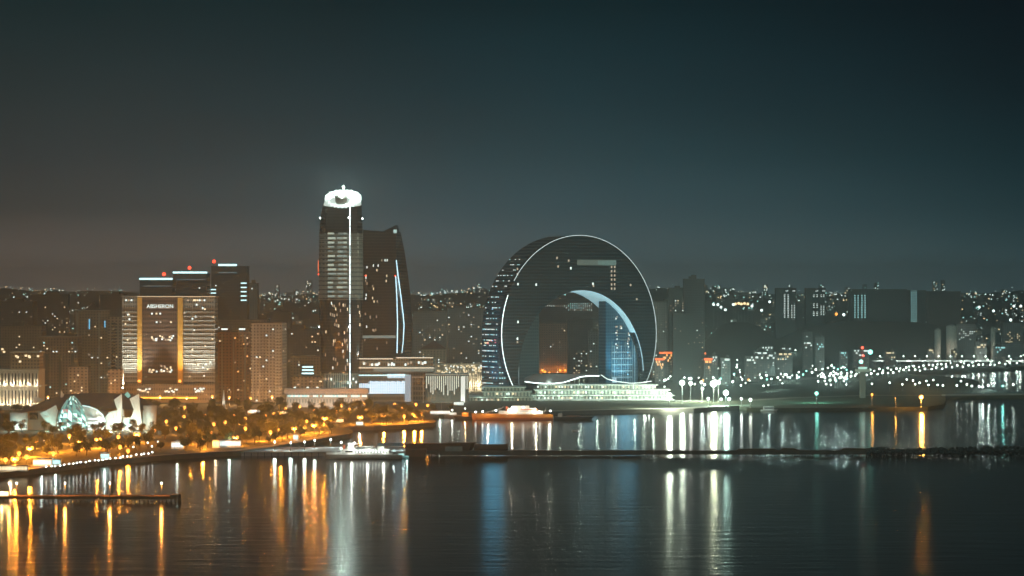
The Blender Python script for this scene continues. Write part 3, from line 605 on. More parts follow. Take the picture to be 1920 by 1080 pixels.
# ------------------------------------------------------------ ring shaped hotel
def ring_hotel():
    D = 2863; TH = math.radians(30); s = D/F
    A, RZ, ZC = 103.0, 112.0, 67.0; HU, HR, HZ_, HC = 2.0, 83.0, 95.0, 21.0
    r = thing('ring_hotel', 'huge dark ring shaped hotel with a crescent opening and white edge lights', 'hotel', (PX(1088, D), D, 3), TH)
    def outer(t): return (A*math.cos(t), ZC+RZ*math.sin(t))          # t from the right, anticlockwise
    def hole(t, k=1): return (HU+HR*k*math.cos(t), HC+HZ_*k*math.sin(t))
    t0 = -math.asin(ZC/RZ); t1 = PI-t0; h0 = -math.asin(HC/HZ_); h1 = PI-h0
    n = 96
    def ringpoly(o, i, y0, y1, mbx):
        k = len(o); vs = [(x, y0, z) for x, z in o]+[(x, y0, z) for x, z in i]+[(x, y1, z) for x, z in o]+[(x, y1, z) for x, z in i]; fs = []
        for j in range(k-1): fs += [(j, j+1, k+j+1, k+j), (2*k+j, 3*k+j, 3*k+j+1, 2*k+j+1), (j, 2*k+j, 2*k+j+1, j+1), (k+j, k+j+1, 3*k+j+1, 3*k+j)]
        fs += [(0, k, 3*k, 2*k), (k-1, 3*k-1, 4*k-1, 2*k-1)]
        return mbx.add(vs, fs)
    o = [outer(t0+(t1-t0)*k/n) for k in range(n+1)]; i = [hole(h0+(h1-h0)*k/n) for k in range(n+1)]
    ringpoly(o, i, 0, 8, MB()).build('front_ring', facade('ring_glass', (.009, .036, .052), (.003, .012, .018), sx=2.4, sz=3.6, fx=.8, fz=.7, rough=.35, grough=.12, dirt=.15), r)
    # body behind the front ring: vertical outer wall on the left, arch over the opening
    ob = [(-A, 0), (-A, ZC*.5)]+[outer(PI-(PI-.05)*k/80) for k in range(81)]
    ib = [(-50, 0), (-50, 50)]+[hole(t, 1.004) for t in [PI-math.acos((50+HU)/(HR*1.004))-(PI-math.acos((50+HU)/(HR*1.004))-.5)*k/80 for k in range(81)]]
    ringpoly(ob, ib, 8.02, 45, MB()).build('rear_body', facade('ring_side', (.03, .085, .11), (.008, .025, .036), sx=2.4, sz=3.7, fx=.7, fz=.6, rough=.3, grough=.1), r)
    # underside of the arch, its bluish light put in as emission
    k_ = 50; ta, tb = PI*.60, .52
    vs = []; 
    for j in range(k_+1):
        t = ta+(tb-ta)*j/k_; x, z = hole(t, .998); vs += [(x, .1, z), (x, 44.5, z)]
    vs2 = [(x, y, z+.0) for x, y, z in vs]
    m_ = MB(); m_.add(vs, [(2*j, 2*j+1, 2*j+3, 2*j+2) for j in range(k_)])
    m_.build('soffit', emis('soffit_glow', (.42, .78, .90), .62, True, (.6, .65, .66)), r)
    # right leg seen through the opening
    u0 = 39.6; leg = [(u0, 0), (u0, HC+HZ_*.985*math.sqrt(1-((u0-HU)/(HR*.985))**2))]
    ts = math.acos((u0-HU)/(HR*.985))
    leg += [hole(ts*(1-k/24)-.05*k/24, .985) for k in range(1, 25)]+[(HU+HR*.975, 0)]
    MB().prism_y(leg, 9, 24).build('right_leg', facade('leg_glass', (.05, .14, .20), (.02, .06, .10), sx=2.8, sz=3.7, fx=.75, fz=.7, rough=.3, grough=.12), r)
    gm = emis('leg_frame_glow', (.42, .82, .98), .62); gm2 = emis('leg_frame_dim', (.25, .6, .75), .22)
    for k in range(9):
        z = 9+k*7.2; x1 = HU+HR*.93*math.sqrt(max(0, 1-((z-HC)/HZ_)**2))-3
        MB().box(u0+8, min(x1, 78), 8.4, 8.9, z, z+(.9 if k < 6 else .5)).build('lit_floor_band', gm if k < 6 else gm2, r)
    for k in range(11):
        x = u0+8+k*3.1; zt = 58-(k % 3)*5; MB().box(x, x+.55, 8.1, 8.39, 4, zt).build('lit_mullion', gm if k % 3 == 1 else gm2, r)
    for k in range(11): MB().ball(u0+3+k*3.6, 5, 5.5-abs(k-6)*.1, .75, 6, 4).build('foot_lamp', LAMP_S, r)
    MB().box(u0+9, u0+15, 8.2, 8.9, 6, 16).build('lit_panel', emis('leg_panel', (.6, .85, 1), .7), r)
    # edge lights
    def arc(f, a, b, y, rad, m, name, k=48): MB().tube([(f(a+(b-a)*j/k)[0], y, f(a+(b-a)*j/k)[1]) for j in range(k+1)], rad, 6).build(name, m, r)
    q = lambda z, left: (PI-math.asin((z-ZC)/RZ)) if left else math.asin((z-ZC)/RZ)
    arc(outer, q(127, True), q(2, False), -.2, .27, STRIP_E, 'edge_light'); arc(outer, q(111, True), t1, -.2, .38, STRIP_W, 'edge_light')
    arc(hole, 1.75, .03, -.25, .5, emis('inner_edge', (.5, .85, 1), .9), 'inner_edge_light'); arc(hole, PI-.1, h1, -.25, .35, STRIP_DIM, 'inner_edge_light')
    # window dots on the left side wall
    rr_ = random.Random(11); cells = []
    for k in range(26):
        z = 6+k*6.05
        if z > 152: break
        x = -A if z < ZC else -A*math.sqrt(1-((z-ZC)/RZ)**2)
        for c in range(11):
            y = 11+c*3.1
            if rr_.random() < (.62 if z < 100 else .38): cells.append((x-.15, y, z, PI/2))
        if z < 60:
            xe = -A*math.sqrt(1-((z-ZC)/RZ)**2)
            x = -A+2.5
            while x < xe-1.5:
                if rr_.random() < .8: cells.append((x, 7.9, z, 0))
                x += 3.1
    rr_.shuffle(cells); windows(r, cells, lambda i: rr_.choice((W_WHITE, W_TEAL, W_TEAL, W_WHITE)), 1.5, 1.1)
    cells = [(-A-.2, 12+rr_.uniform(0, 26), 56+rr_.uniform(0, 6), PI/2) for _ in range(12)]
    led = emis('window_red', (1, .1, .15), 1.2)
    windows(r, cells, lambda i: rr_.choice((led, W_WARM, W_WARM)), 3.2, .9)
    # lights on the dark front
    Z = lambda py: PZ(py, D)-3; U = lambda px: (px-1088)*s/math.cos(TH)
    fr = [(U(x), -.1, Z(y), 0) for x, y in ((1070, 503), (971, 533), (971, 603), (970, 634), (1005, 534), (1112, 532), (1113, 536), (1185, 534), (1044, 484), (1066, 489), (970, 515), (970, 505), (970, 640), (1046, 500), (1197, 561))]
    fr += [(U(x), -.1, Z(y), 0) for x in (1148, 1154) for y in (500, 508, 516, 524, 533, 541)]
    windows(r, fr, lambda i: W_WHITE if i < 6 else W_DIM, 1.8, 2.6)
    MB().box(U(1082), U(1157), -.15, -.003, Z(497), Z(487)).build('lit_storey', emis('storey_dim', (.2, .75, .75), .03), r)
    for k in range(14): x = 1122+k*2.5; MB().box(U(x), U(x+1.2), -.3, -.16, Z(496.5), Z(488)).build('lit_window', emis('teal_storey', (.3, .9, .85), .22) if k == 0 else MATS['teal_storey'], r)
    for _ in range(1):
        lc = [(u0+14+rr_.choice((0, 1.5, 17, 18, 16)), 8.85, 40+rr_.random()*55, 0) for _ in range(34)]
        lc = [c for c in lc if c[2] < HC+HZ_*.93*math.sqrt(1-((c[0]-HU)/(HR*.97))**2)]
        lc.append((u0+20, 8.85, 73, 0)); lc.append((u0+21.5, 8.85, 73, 0)); lc.append((u0+21.5, 8.85, 75, 0)); lc.append((u0+20, 8.85, 75, 0))
        windows(r, lc, lambda i: W_DIM if i % 3 else W_WHITE, 1.3, 1.7)
    for px_, lb in ((918, 'added blue light at the left foot of the ring shaped hotel'), (1105, 'added blue light before the opening of the ring shaped hotel'), (1165, 'added blue light before the right leg of the ring shaped hotel')):
        Db = 2700; u = thing('floodlight', lb, 'floodlight', (PX(px_, Db), Db, 3)); MB().cyl(0, 0, 0, 13, .3, .2, 6).build('pole', dark_metal, u); MB().box(-.6, .6, -.4, .4, 13, 13.8).build('housing', dark_metal, u); point(u, (0, -2.5, 14.2), (.10, .50, .75), 9000, 10)  # added lights, meant to throw blue streaks on the water
    for x_, y_, zs_, wt_ in ((-A-12, 0, (25, 60, 95), 13000), (58, -9, (20, 45), 9000)):  # added brackets with blue lights, colouring the water below
        for z_ in zs_:
            MB().tube([(x_+(12 if x_ < 0 else 0), 9 if x_ < 0 else 8, z_), (x_, y_, z_)], .25, 5).build('added_bracket', dark_metal, r); MB().box(x_-.6, x_+.6, y_-1, y_, z_, z_+.8).build('added_blue_light', W_BLUE, r)
            point(r, (x_, y_-2.5, z_+.4), (.10, .50, .78), wt_, 12)
    # added spots without fixtures wash the hotel walls in blue
    spot(r, (55, -14, 4), (60, 9, 60), (.35, .85, 1), 200000, 75, 2)
    spot(r, (-20, 60, 4), (-50, 20, 50), (.2, .55, 1), 60000, 75, 2)
    spot(r, (-125, 5, 4), (-103, 20, 60), (.2, .6, .9), 90000, 85, 2)
ring_hotel()

def terrace_hall():
    D = 2650; s = D/F; r = thing('terrace_hall', 'low terraced waterfront hall with a dark wave roof edged in white light', 'building', (PX(1130, D), D, 3)); X = lambda px: (px-1130)*s; Z = lambda py: PZ(py, D)-3
    pale = mat('terrace_stone', (.42, .46, .42), .7, var=.2); gl = facade('terrace_glass', (.34, .38, .34), (.06, .08, .075), sx=3.6, sz=30, fx=.45, fz=1, rough=.6)
    for k, (a, b, y0, y1, d) in enumerate(((1000, 1262, 752, 741, 10), (1004, 1255, 741, 731, 18), (1012, 1232, 731, 722, 26))):
        zb_ = 0 if k == 0 else Z(y0)
        MB().box(X(a), X(b), d, d+50, zb_, Z(y1)-1.2).build('storey', gl, r)
        MB().box(X(a-3), X(b+4), d-3.5, d+50, Z(y1)-1.197, Z(y1)-.2).build('terrace_slab', pale, r)
        MB().box(X(a), X(b+2), d-3.7, d-3.503, Z(y1)-.6, Z(y1)-.2).build('slab_light', emis('slab_light', (.75, 1, .85), .55) if k == 0 else MATS['slab_light'], r)
        if k == 0: MB().box(X(a-3), X(b+3), d-3.2, d-3.1, 0, 1.4).build('railing', grey_metal, r)
    for k in range(30): x = 1003+k*8.8; MB().box(X(x), X(x+.9), 7.5, 8.2, 0, Z(741)-1.2).build('column', pale, r)
    for k in range(10): x = 1015+k*9; MB().box(X(x), X(x+.6), 27, 27.5, Z(722)-.197, Z(712)).build('roof_post', pale, r)
    # wave roof
    prof = [(984, 717), (1000, 719), (1020, 720.5), (1040, 720.5), (1058, 718.5), (1075, 713), (1090, 708), (1105, 706), (1125, 706)]
    top = [(984, 712), (1000, 704), (1020, 702.5), (1040, 702.5), (1058, 702.5), (1075, 703), (1090, 702.5), (1105, 703), (1125, 704)]
    MB().loft([[(X(a), 24, Z(b)), (X(a), 60, Z(b)), (X(c), 60, Z(d)), (X(c), 25, Z(d))] for (a, b), (c, d) in zip(prof, top)], True).build('wave_roof', roof_dark, r)
    MB().tube([(X(a), 23.4, Z(b)) for a, b in prof], .55, 6).build('roof_edge_light', STRIP_W, r)
    MB().tube([(X(x), 23.4, Z(y)) for x, y in ((1128, 704), (1140, 712), (1160, 717), (1185, 720), (1205, 719), (1224, 716))], .5, 6).build('roof_edge_light', emis('edge_soft', (.8, 1, .95), 1.3), r)
    MB().tube([(X(x), 23.4, Z(y)) for x, y in ((1190, 734), (1190, 722), (1194, 719))], .35, 5).build('roof_edge_light', MATS['edge_soft'], r)
    rr_ = random.Random(8); cs = [(X(rr_.uniform(1006, 1255)), d-.1, Z(y), 0) for y, d in ((747, 10), (737, 18), (727, 26)) for _ in range(26)]
    windows(r, cs, lambda i: rr_.choice((W_WHITE, W_DIM, W_DIM, W_WARM)), 1.6, 2)
    for k, px in enumerate((1015, 1050, 1085, 1120, 1155, 1190, 1225)): point(r, (X(px), 2, 7), (.75, 1, .82), 9000, .8)
    for k, px in enumerate((1030, 1090, 1150, 1210)): point(r, (X(px), 22, Z(722)+3), (.75, 1, .82), 2500, .8)
    # stepped wing to the left, under the dotted side of the ring
    D = 2640; r = thing('stepped_wing', 'dim stepped concrete wing at the left foot of the ring shaped hotel', 'building', (PX(935, D), D, 3)); X = lambda px: (px-935)*s; s = D/F; Z = lambda py: PZ(py, D)-3
    for k, (a, b, y0, y1) in enumerate(((880, 1000, 756, 744), (905, 996, 744, 734), (908, 985, 734, 726))):
        MB().box(X(a), X(b), 6+k*6, 60, 0 if k == 0 else Z(y0), Z(y1)-1.2).build('storey', gl, r)
        MB().box(X(a-2), X(b+2), 3+k*6, 60, Z(y1)-1.197, Z(y1)-.3).build('terrace_slab', pale, r)
    windows(r, [(X(rr_.uniform(885, 980)), 5.9, Z(750), 0) for _ in range(10)]+[(X(rr_.uniform(910, 980)), 11.9, Z(739), 0) for _ in range(8)], lambda i: rr_.choice((W_WHITE, W_DIM, W_WARM)), 1.6, 2)
    for px in (900, 950): point(r, (X(px), -2, 6), (.75, 1, .85), 4000, .8)
    # low pavilion to the right
    D = 2630; s = D/F; r = thing('low_pavilion', 'low pale pavilion with a flat roof right of the terraced hall', 'building', (PX(1300, D), D, 3)); X = lambda px: (px-1300)*s; Z = lambda py: PZ(py, D)-3
    MB().box(X(1270), X(1330), 0, 14, 0, Z(753)).build('wall', gl, r); MB().box(X(1266), X(1334), -3, 16, Z(753)+.003, Z(752)).build('roof', pale, r)
terrace_hall()

# ------------------------------------------------------------ shell roofed arena
def arena():
    D = 2040; s = D/F; r = thing('arena', 'modern arena with a glowing teal glass shell and white sail walls among park trees', 'arena', (PX(150, D), D, 3)); X = lambda px: (px-150)*s; Z = lambda py: PZ(py, D)-3
    skin = mat('white_cladding', (.66, .69, .66), .5, var=.12, scale=.08); rf = mat('arena_roof', (.11, .10, .12), .45, .3)
    MB().box(X(40), X(272), 18, 60, 0, Z(772)).build('wall', mat('arena_wall', (.30, .24, .19), .8), r)
    eave = [(20, 778), (60, 771), (105, 765), (150, 762), (200, 766), (240, 768), (280, 770)]; ridge = [(58, 762), (75, 752), (110, 742), (150, 740), (195, 740), (235, 741), (262, 752)]
    MB().loft([[(X(a), 10, Z(b)), (X(c), 34, Z(d)), (X(c), 58, Z(d)-3), (X(a), 66, Z(b))] for (a, b), (c, d) in zip(eave, ridge)], True).build('roof', rf, r)
    # glass shell
    def shell(k, n=9, mrows=9):
        rows = []
        for j in range(mrows+1):
            t = j/mrows; z = Z(816)+(Z(743)-Z(816))*t; wd = (1-abs(t-.25)**2.0*1.55) if t > .25 else 1-(.25-t)*.7
            wd = max(.04, wd)
            rows.append([(X(131)+X(131+29)*0+29*s*wd*k*math.cos(PI*i/n), 12-14*wd*k*math.sin(PI*i/n), z) for i in range(n+1)])
        return rows
    rows = shell(1); g1 = emis('shell_teal', (.25, .75, .66), .6, True, (.1, .2, .2)); g2 = emis('shell_bright', (.6, 1, .88), 2.0, True, (.1, .2, .2)); g3 = emis('shell_dark', (.05, .25, .3), .35, True, (.05, .1, .12)); g4 = emis('shell_pink', (1, .35, .35), .8, False)
    rr_ = random.Random(2)
    m_ = MB()
    for j in range(9):
        for i_ in range(9):
            a, b, c, d = rows[j][i_], rows[j][i_+1], rows[j+1][i_+1], rows[j+1][i_]
            for tri in ((a, b, c), (a, c, d)):
                m_.cur = rr_.choice((0, 1, 1, 0, 2) if j < 4 else (0, 2, 0, 2, 1)) if not (j == 5 and i_ in (5, 6) and tri[2] == d) else 3
                m_.add(tri, [(0, 1, 2)])
    m_.build('glass_shell', [g1, g2, g3, g4], r)
    for i_ in (0, 2, 4, 5, 7, 9): MB().tube([rows[j][i_] for j in range(10)], .28, 5).build('shell_rib', grey_metal, r)
    for j in (3, 6): MB().tube(rows[j], .2, 5).build('shell_ring', grey_metal, r)
    def sail(pts, y0, bow, name='sail_wall', m__=skin):
        # a thick curved plate: outline in (px, py), bowed towards the viewer
        xs = [p[0] for p in pts]; c = sum(xs)/len(xs); wd = (max(xs)-min(xs))/2
        n_ = len(pts); vs = []
        for off in (0, 1.0): vs += [(X(a), y0-bow*(1-((a-c)/wd)**2)+off, Z(b)) for a, b in pts]
        cxp = (X(c), y0-bow, Z(sum(p[1] for p in pts)/n_)); vs += [cxp, (cxp[0], cxp[1]+1, cxp[2])]
        fs = [(i, (i+1) % n_, n_+(i+1) % n_, n_+i) for i in range(n_)]+[(i, (i+1) % n_, 2*n_) for i in range(n_)]+[(n_+i, n_+(i+1) % n_, 2*n_+1) for i in range(n_)]
        return MB().add(vs, fs).build(name, m__, r)
    sail([(71, 776), (85, 770), (103, 760), (106, 770), (103, 790), (102, 800), (92, 795), (80, 786)], 6, 3)
    sail([(152, 762), (165, 764), (180, 770), (190, 779), (195, 790), (194, 800), (188, 810), (165, 814), (162, 800), (158, 780)], 8, 4)
    MB().tube([(X(a), 5.4, Z(b)) for a, b in ((152, 761), (165, 763), (180, 769), (190, 778), (195, 790), (194, 801))], .32, 5).build('edge_light', STRIP_T, r)
    for y in (786, 792.5, 799, 805): MB().box(X(164), X(193), 1.2, 2.0, Z(y+1.1), Z(y-1.1)).build('light_slot', emis('slot_light', (.9, 1, .95), 1.4) if y == 786 else MATS['slot_light'], r)
    sail([(193, 782), (205, 772), (228, 768), (230, 790), (226, 812), (195, 812)], 11, 2)
    sail([(212, 750), (227, 739), (227.5, 765), (226, 790), (224, 809), (216, 809), (219, 785), (219, 768)], 4, 1)
    sail([(242, 748), (260, 738), (262, 770), (266, 800), (268, 806), (258, 806), (246, 800), (243, 788), (250, 770), (249, 757)], 3, 1.5)
    sail([(105, 747), (106, 734), (112, 742), (109, 747)], 20, .5); sail([(54, 745), (72, 751), (60, 757), (54, 757)], 22, .5); sail([(226, 742), (232, 736), (238, 744), (233, 748)], 20, .5, 'glass_fin', g1)
    m_ = MB(); c_ = [(X(275)+13*s*math.cos(t), 14-12*s*math.sin(t)) for t in [2*PI*k/20 for k in range(20)]]
    MB().loft([[(x, y, 0) for x, y in c_], [(x+.6, y, Z(762)) for x, y in c_]], True, True).build('end_drum', skin, r)
    c_ = [(X(30)+17*s*math.cos(t), 12-14*s*math.sin(t)) for t in [2*PI*k/20 for k in range(20)]]
    MB().loft([[(x, y, 0) for x, y in c_], [(x, y, Z(775)) for x, y in c_]], True, True).build('end_drum', skin, r)
    MB().box(X(20), X(48), 3, 3.6, Z(806), Z(793)).build('lit_front', emis('lit_front', (.85, 1, .9), 1.3), r)
    MB().box(X(50), X(66), 12, 13, Z(788), Z(775)).build('glass_bay', black_glass, r)
    MB().box(X(228), X(244), 8, 12, 0, Z(784)).build('entrance_wall', skin, r); MB().box(X(230), X(242), 7, 7.8, Z(800), Z(788)).build('entrance_glass', g2, r)
    for px, y, c, wt in ((22, -8, (.7, 1, .85), 2500), (88, -7, (.6, 1, .85), 2600), (172, -9, (.7, 1, .9), 2500), (208, -6, (.85, 1, .8), 5500), (222, -8, (1, 1, .8), 2200), (252, -10, (.95, 1, .8), 3500), (280, -9, (.8, 1, .8), 3500)):
        point(r, (X(px), y, 2.5), c, wt*4, .5)
    m_ = thing('thin_mast', 'thin lattice mast with a small lamp behind the right end of the arena', 'mast', (PX(230, 2110), 2110, 3)); MB().cyl(0, 0, 0, 32, .35, .15, 6).build('pole', dark_metal, m_); MB().ball(0, 0, 32.5, .6).build('lamp', LAMP_S, m_)
arena()

# ------------------------------------------------------------ blocks in the middle and on the right
def city_right():
    B = lambda *a, **k: block('apartment_block', *a, **k)
    allc = (W_WHITE, W_WARM, W_WHITE, W_DIM)
    B('wide dark apartment block between the sail tower and the ring shaped hotel', 774, 838, 584, 3300, 30, f_grey, 0, 34, allc, zones=[(.1, .9, .1, 1)])
    B('dark apartment block touching the left side of the ring shaped hotel', 838, 906, 578, 3380, 30, f_grey, 0, 30, allc, zones=[(0, 1, .2, 1)])
    B('low lit house in front of the dark blocks left of the ring shaped hotel', 790, 836, 655, 3150, 20, f_tan, 0, 12, allc, roof='gable')
    # through the opening of the ring
    B('long block on a rise with rows of lit windows, seen through the ring', 1008, 1132, 562, 3950, 24, f_dgrey, 0, 90, (W_WHITE, W_TEAL, W_WHITE), zones=[(.45, .82, .9, .97), (.08, .45, .93, .94), (.45, .82, .86, .96)], roof='flat', zb=20, litw=.9)
    B('dark block with a few lamps, seen low through the ring beside its left leg', 1012, 1066, 606, 3500, 26, f_brown, 0, 10, allc)
    B('dark block with scattered windows, seen through the middle of the ring', 1064, 1112, 600, 3350, 24, f_dark, 0, 26, allc, zones=[(.2, 1, .1, .5)])
    B('dim block with a bright cornice, seen through the ring beside its right leg', 1104, 1138, 622, 3200, 24, f_grey, 0, 8, allc)
    # right of the ring
    B('broad dim apartment block touching the right side of the ring shaped hotel', 1222, 1262, 566, 3400, 26, f_grey, 0, 14, allc)
    r, W, Ht = B('shorter of the two dark towers right of the ring, with lit roof rooms', 1254, 1284, 541, 3300, 24, f_tealish, 0, 20, allc, zones=[(0, 1, .78, .9), (0, 1, .0, .4)])
    r, W, Ht = B('taller of the two dark towers right of the ring', 1283, 1321, 524, 3280, 26, f_dgrey, 0, 12, allc, zones=[(0, 1, .1, .6)])
    MB().box(-W*.12, W*.12, -4, 6, Ht, Ht+6).build('roof_block', dark_concrete, r)
    B('low pale block before the two dark towers', 1262, 1300, 590, 3200, 20, f_tealish, 0, 5, (W_DIM,), roof='flat')
    # far towers with lit stair columns, on the plateau
    def lit_cols(r, W, Ht, cols, y0, y1, D, m_, two=True):
        for a, b in cols:
            cells = []; k = y0
            while k < y1:
                for x in (a+(b-a)*.2, a+(b-a)*.8): cells.append((PX(x, D)-r.location.x, -r_depth/2-.1, PZ(k, D)-r.location.z, 0))
                k += 3.2
            windows(r, cells, lambda i: m_, (b-a)*D/F*.24, 1.5*D/F*.75)
    r_depth = 20
    D = 4300
    for lb, a, b, yt, zones_, m_ in (
        ('left of the two teal lit tower blocks on the dark plateau right of the ring', 1455, 1493, 541, [(1469, 1480, 553, 597), (1483, 1491, 573, 597)], W_WHITE),
        ('right of the two teal lit tower blocks, with four lit window clusters', 1511, 1548, 541, [(1524, 1534, 553, 559), (1538, 1546, 553, 559), (1524, 1534, 570, 577), (1524, 1534, 585, 593), (1538, 1546, 574, 592)], W_WHITE),
        ('long dark slab block with two bright teal stair columns', 1592, 1700, 543, [(1601, 1611, 554, 596), (1614, 1624, 554, 598)], W_TEAL),
        ('dark tower with one tall teal stair column at the end of the long slab', 1700, 1736, 545, [(1708, 1713, 545, 603), (1714.5, 1719, 545, 603)], W_TEAL),
        ('plain unlit reddish dark block right of the tall teal stair column', 1740, 1801, 547, [], W_TEAL)):
        r, W, Ht = B(lb, a, b, yt, D, r_depth, f_tealish if a != 1740 else f_dark, 0, 0, roof='flat', zb=12)
        for x0, x1, y0, y1 in zones_: lit_cols(r, W, Ht, [(x0, x1)], y0, y1, D, m_)
        if a in (1455, 1511): windows(r, [(PX(x, D)-r.location.x, -r_depth/2-.1, PZ(545.5, D)-r.location.z, 0) for x in (a+19, a+22, a+32, a+35)], lambda i: W_WHITE, 1.6, 1.4)
        D += 8
    # silos
    for i_, (px, py, w_) in enumerate(((1758, 615, 12), (1784, 608, 20), (1862, 612, 9))):
        D = 4100; s = D/F
        r = thing('silo', ('small pale silo left of the large one', 'large pale round silo on the right shore', 'lone small silo far right on the shore')[i_], 'silo', (PX(px, D), D, gz(PX(px, D), D)-.5)); hh = PZ(py, D)-r.location.z
        MB().cyl(0, 0, 0, hh-3, w_*s*.5, n=20).build('shell', mat('silo_skin_%d' % i_, (.5, .47, .40), .6), r); MB().cyl(0, 0, hh-2.99, hh, w_*s*.5, 1, 20).build('cap', concrete, r)
        spot(r, (6, -30, 2), (0, 0, hh*.6), (1, .9, .75), 30000, 70, .6)
    B('low house with a row of lit windows behind the pale silos at the right', 1792, 1830, 608, 4150, 16, f_grey, 0, 16, (W_WHITE,), zones=[(.2, .95, .6, .9)], roof='flat')
    B('low house with a lit window row near the right edge of the view', 1880, 1918, 606, 4200, 16, f_grey, 0, 14, (W_WARM,), zones=[(.1, .9, .5, .8)], roof='flat')
    # sheds and small lit blocks of the port district
    sheds = [(1236, 1262, 664, 3300, W_ORNG, 'orange lit long shed just right of the ring'), (1300, 1324, 665, 3320, W_ORNG, 'small orange lit shed under the two dark towers'), (1263, 1276, 668, 3260, W_WHITE, 'tiny bright white kiosk beside the orange lit shed'),
        (1324, 1346, 668, 3200, W_WHITE, 'low shop house with a white lit front under the dark mound'), (1352, 1370, 672, 3150, W_WHITE, 'small pale pink lit box by the coast road'), (1398, 1424, 668, 3250, W_WHITE, 'low shed with two blurred white lamps'),
        (1414, 1458, 660, 3500, W_WHITE, 'long white lit hall at the foot of the dark plateau'), (1456, 1486, 662, 3450, W_WARM, 'warm lit hall beside the long white hall'), (1506, 1524, 622, 3800, W_WHITE, 'stepped building speckled with lights under the right teal tower'),
        (1530, 1546, 632, 3700, W_TEAL, 'small building with a round white sign lamp'), (1228, 1246, 676, 3150, W_ORNG, 'small orange lit stall near the right foot of the ring'), (1320, 1336, 676, 3120, W_ORNG, 'small orange lit stall among white lamps'),
        (1865, 1886, 650, 3950, W_TEAL, 'low building with a teal white lit front at the right shore'), (1786, 1796, 658, 3850, W_WARM, 'tiny shed with one warm lamp on the right shore'), (1830, 1850, 641, 4000, W_WARM, 'small house with warm windows on the right shore'),
        (1740, 1752, 655, 4050, W_WARM, 'small house with warm lamps left of the silos'), (1575, 1590, 660, 3900, W_TEAL, 'small teal lit block left of the port tower'), (1660, 1680, 660, 3950, W_WARM, 'dim small block with two warm lamps behind the highway'),
        (1600, 1630, 656, 3900, W_WHITE, 'pale floodlit wall building behind the port tower'), (1465, 1484, 652, 3750, W_WHITE, 'low building with a white lamp row below the plateau'), (1425, 1450, 650, 3800, W_WHITE, 'dim building with a few white lights below the dark mound')]
    for a, b, yt, D, m_, lb in sheds:
        r, W, Ht = block('shed', lb, a, b, yt, D, 14, f_grey, 0, int((b-a)/3), (W_DIM, W_WHITE, W_DIM), roof='plant', zb=3, cat='shed')
        n_ = 3+int((b-a)/5); rr2 = random.Random(int(a)); hi = min(Ht-1.5, 40)
        windows(r, [(-W/2+1.5+(W-3)*(k+.5)/n_, -7.1, hi-rr2.choice((0, 0, 3.4, 6.8)) if Ht > 12 else hi, 0) for k in range(n_)], lambda i: m_, min(4.2, (W-3)/n_*.9), 2.2 if m_ is not W_ORNG else 3)
        if m_ is W_ORNG: MB().box(-W/2, W/2, -8, -7.6, hi+2, hi+4.4).build('light_strip', RED_O, r)
city_right()

# far towers on the skyline, dissolving in the haze
def far_towers():
    spec = [(503, 508, 548), (516, 523, 533), (533, 548, 548), (550, 560, 543), (546, 556, 556), (574, 578, 526), (580, 585, 525), (788, 798, 553), (806, 811, 553), (814, 826, 560), (865, 872, 556), (884, 890, 538), (895, 900, 530),
            (1336, 1352, 536), (1356, 1364, 552), (1374, 1384, 554), (1404, 1410, 549), (1432, 1440, 533), (1478, 1486, 534), (1498, 1508, 550), (1536, 1544, 534), (1556, 1564, 547), (1586, 1594, 538), (1618, 1626, 533), (1640, 1648, 530), (1750, 1758, 527), (1766, 1772, 525), (1778, 1788, 546), (1815, 1824, 552), (1828, 1832, 547), (1850, 1860, 560), (1880, 1888, 542), (1900, 1908, 552), (1915, 1925, 560),
            (925, 934, 560), (1240, 1250, 560), (1020, 1030, 556)]
    for i, (a, b, yt) in enumerate(spec):
        D = 7300+(i*613 % 1300); r, W, Ht = block('far_tower', 'hazy far tower block with a few dots of light on the skyline', a, b, yt, D, 24, MATS['tealish_far'], 0, 0, roof=None, group='hazy far tower blocks on the skyline')
        rr2 = random.Random(i); cells = [(rr2.uniform(-.45, .45)*W, -12.2, Ht*rr2.uniform(.15, .98), 0) for _ in range(rr2.randint(4, 12))]
        windows(r, cells, lambda k: rr2.choice((FAR_W, FAR_W, FAR_T, FAR_Y)), 2.3, 2.3)
facade('tealish_far', (.12, .15, .15)); far_towers()

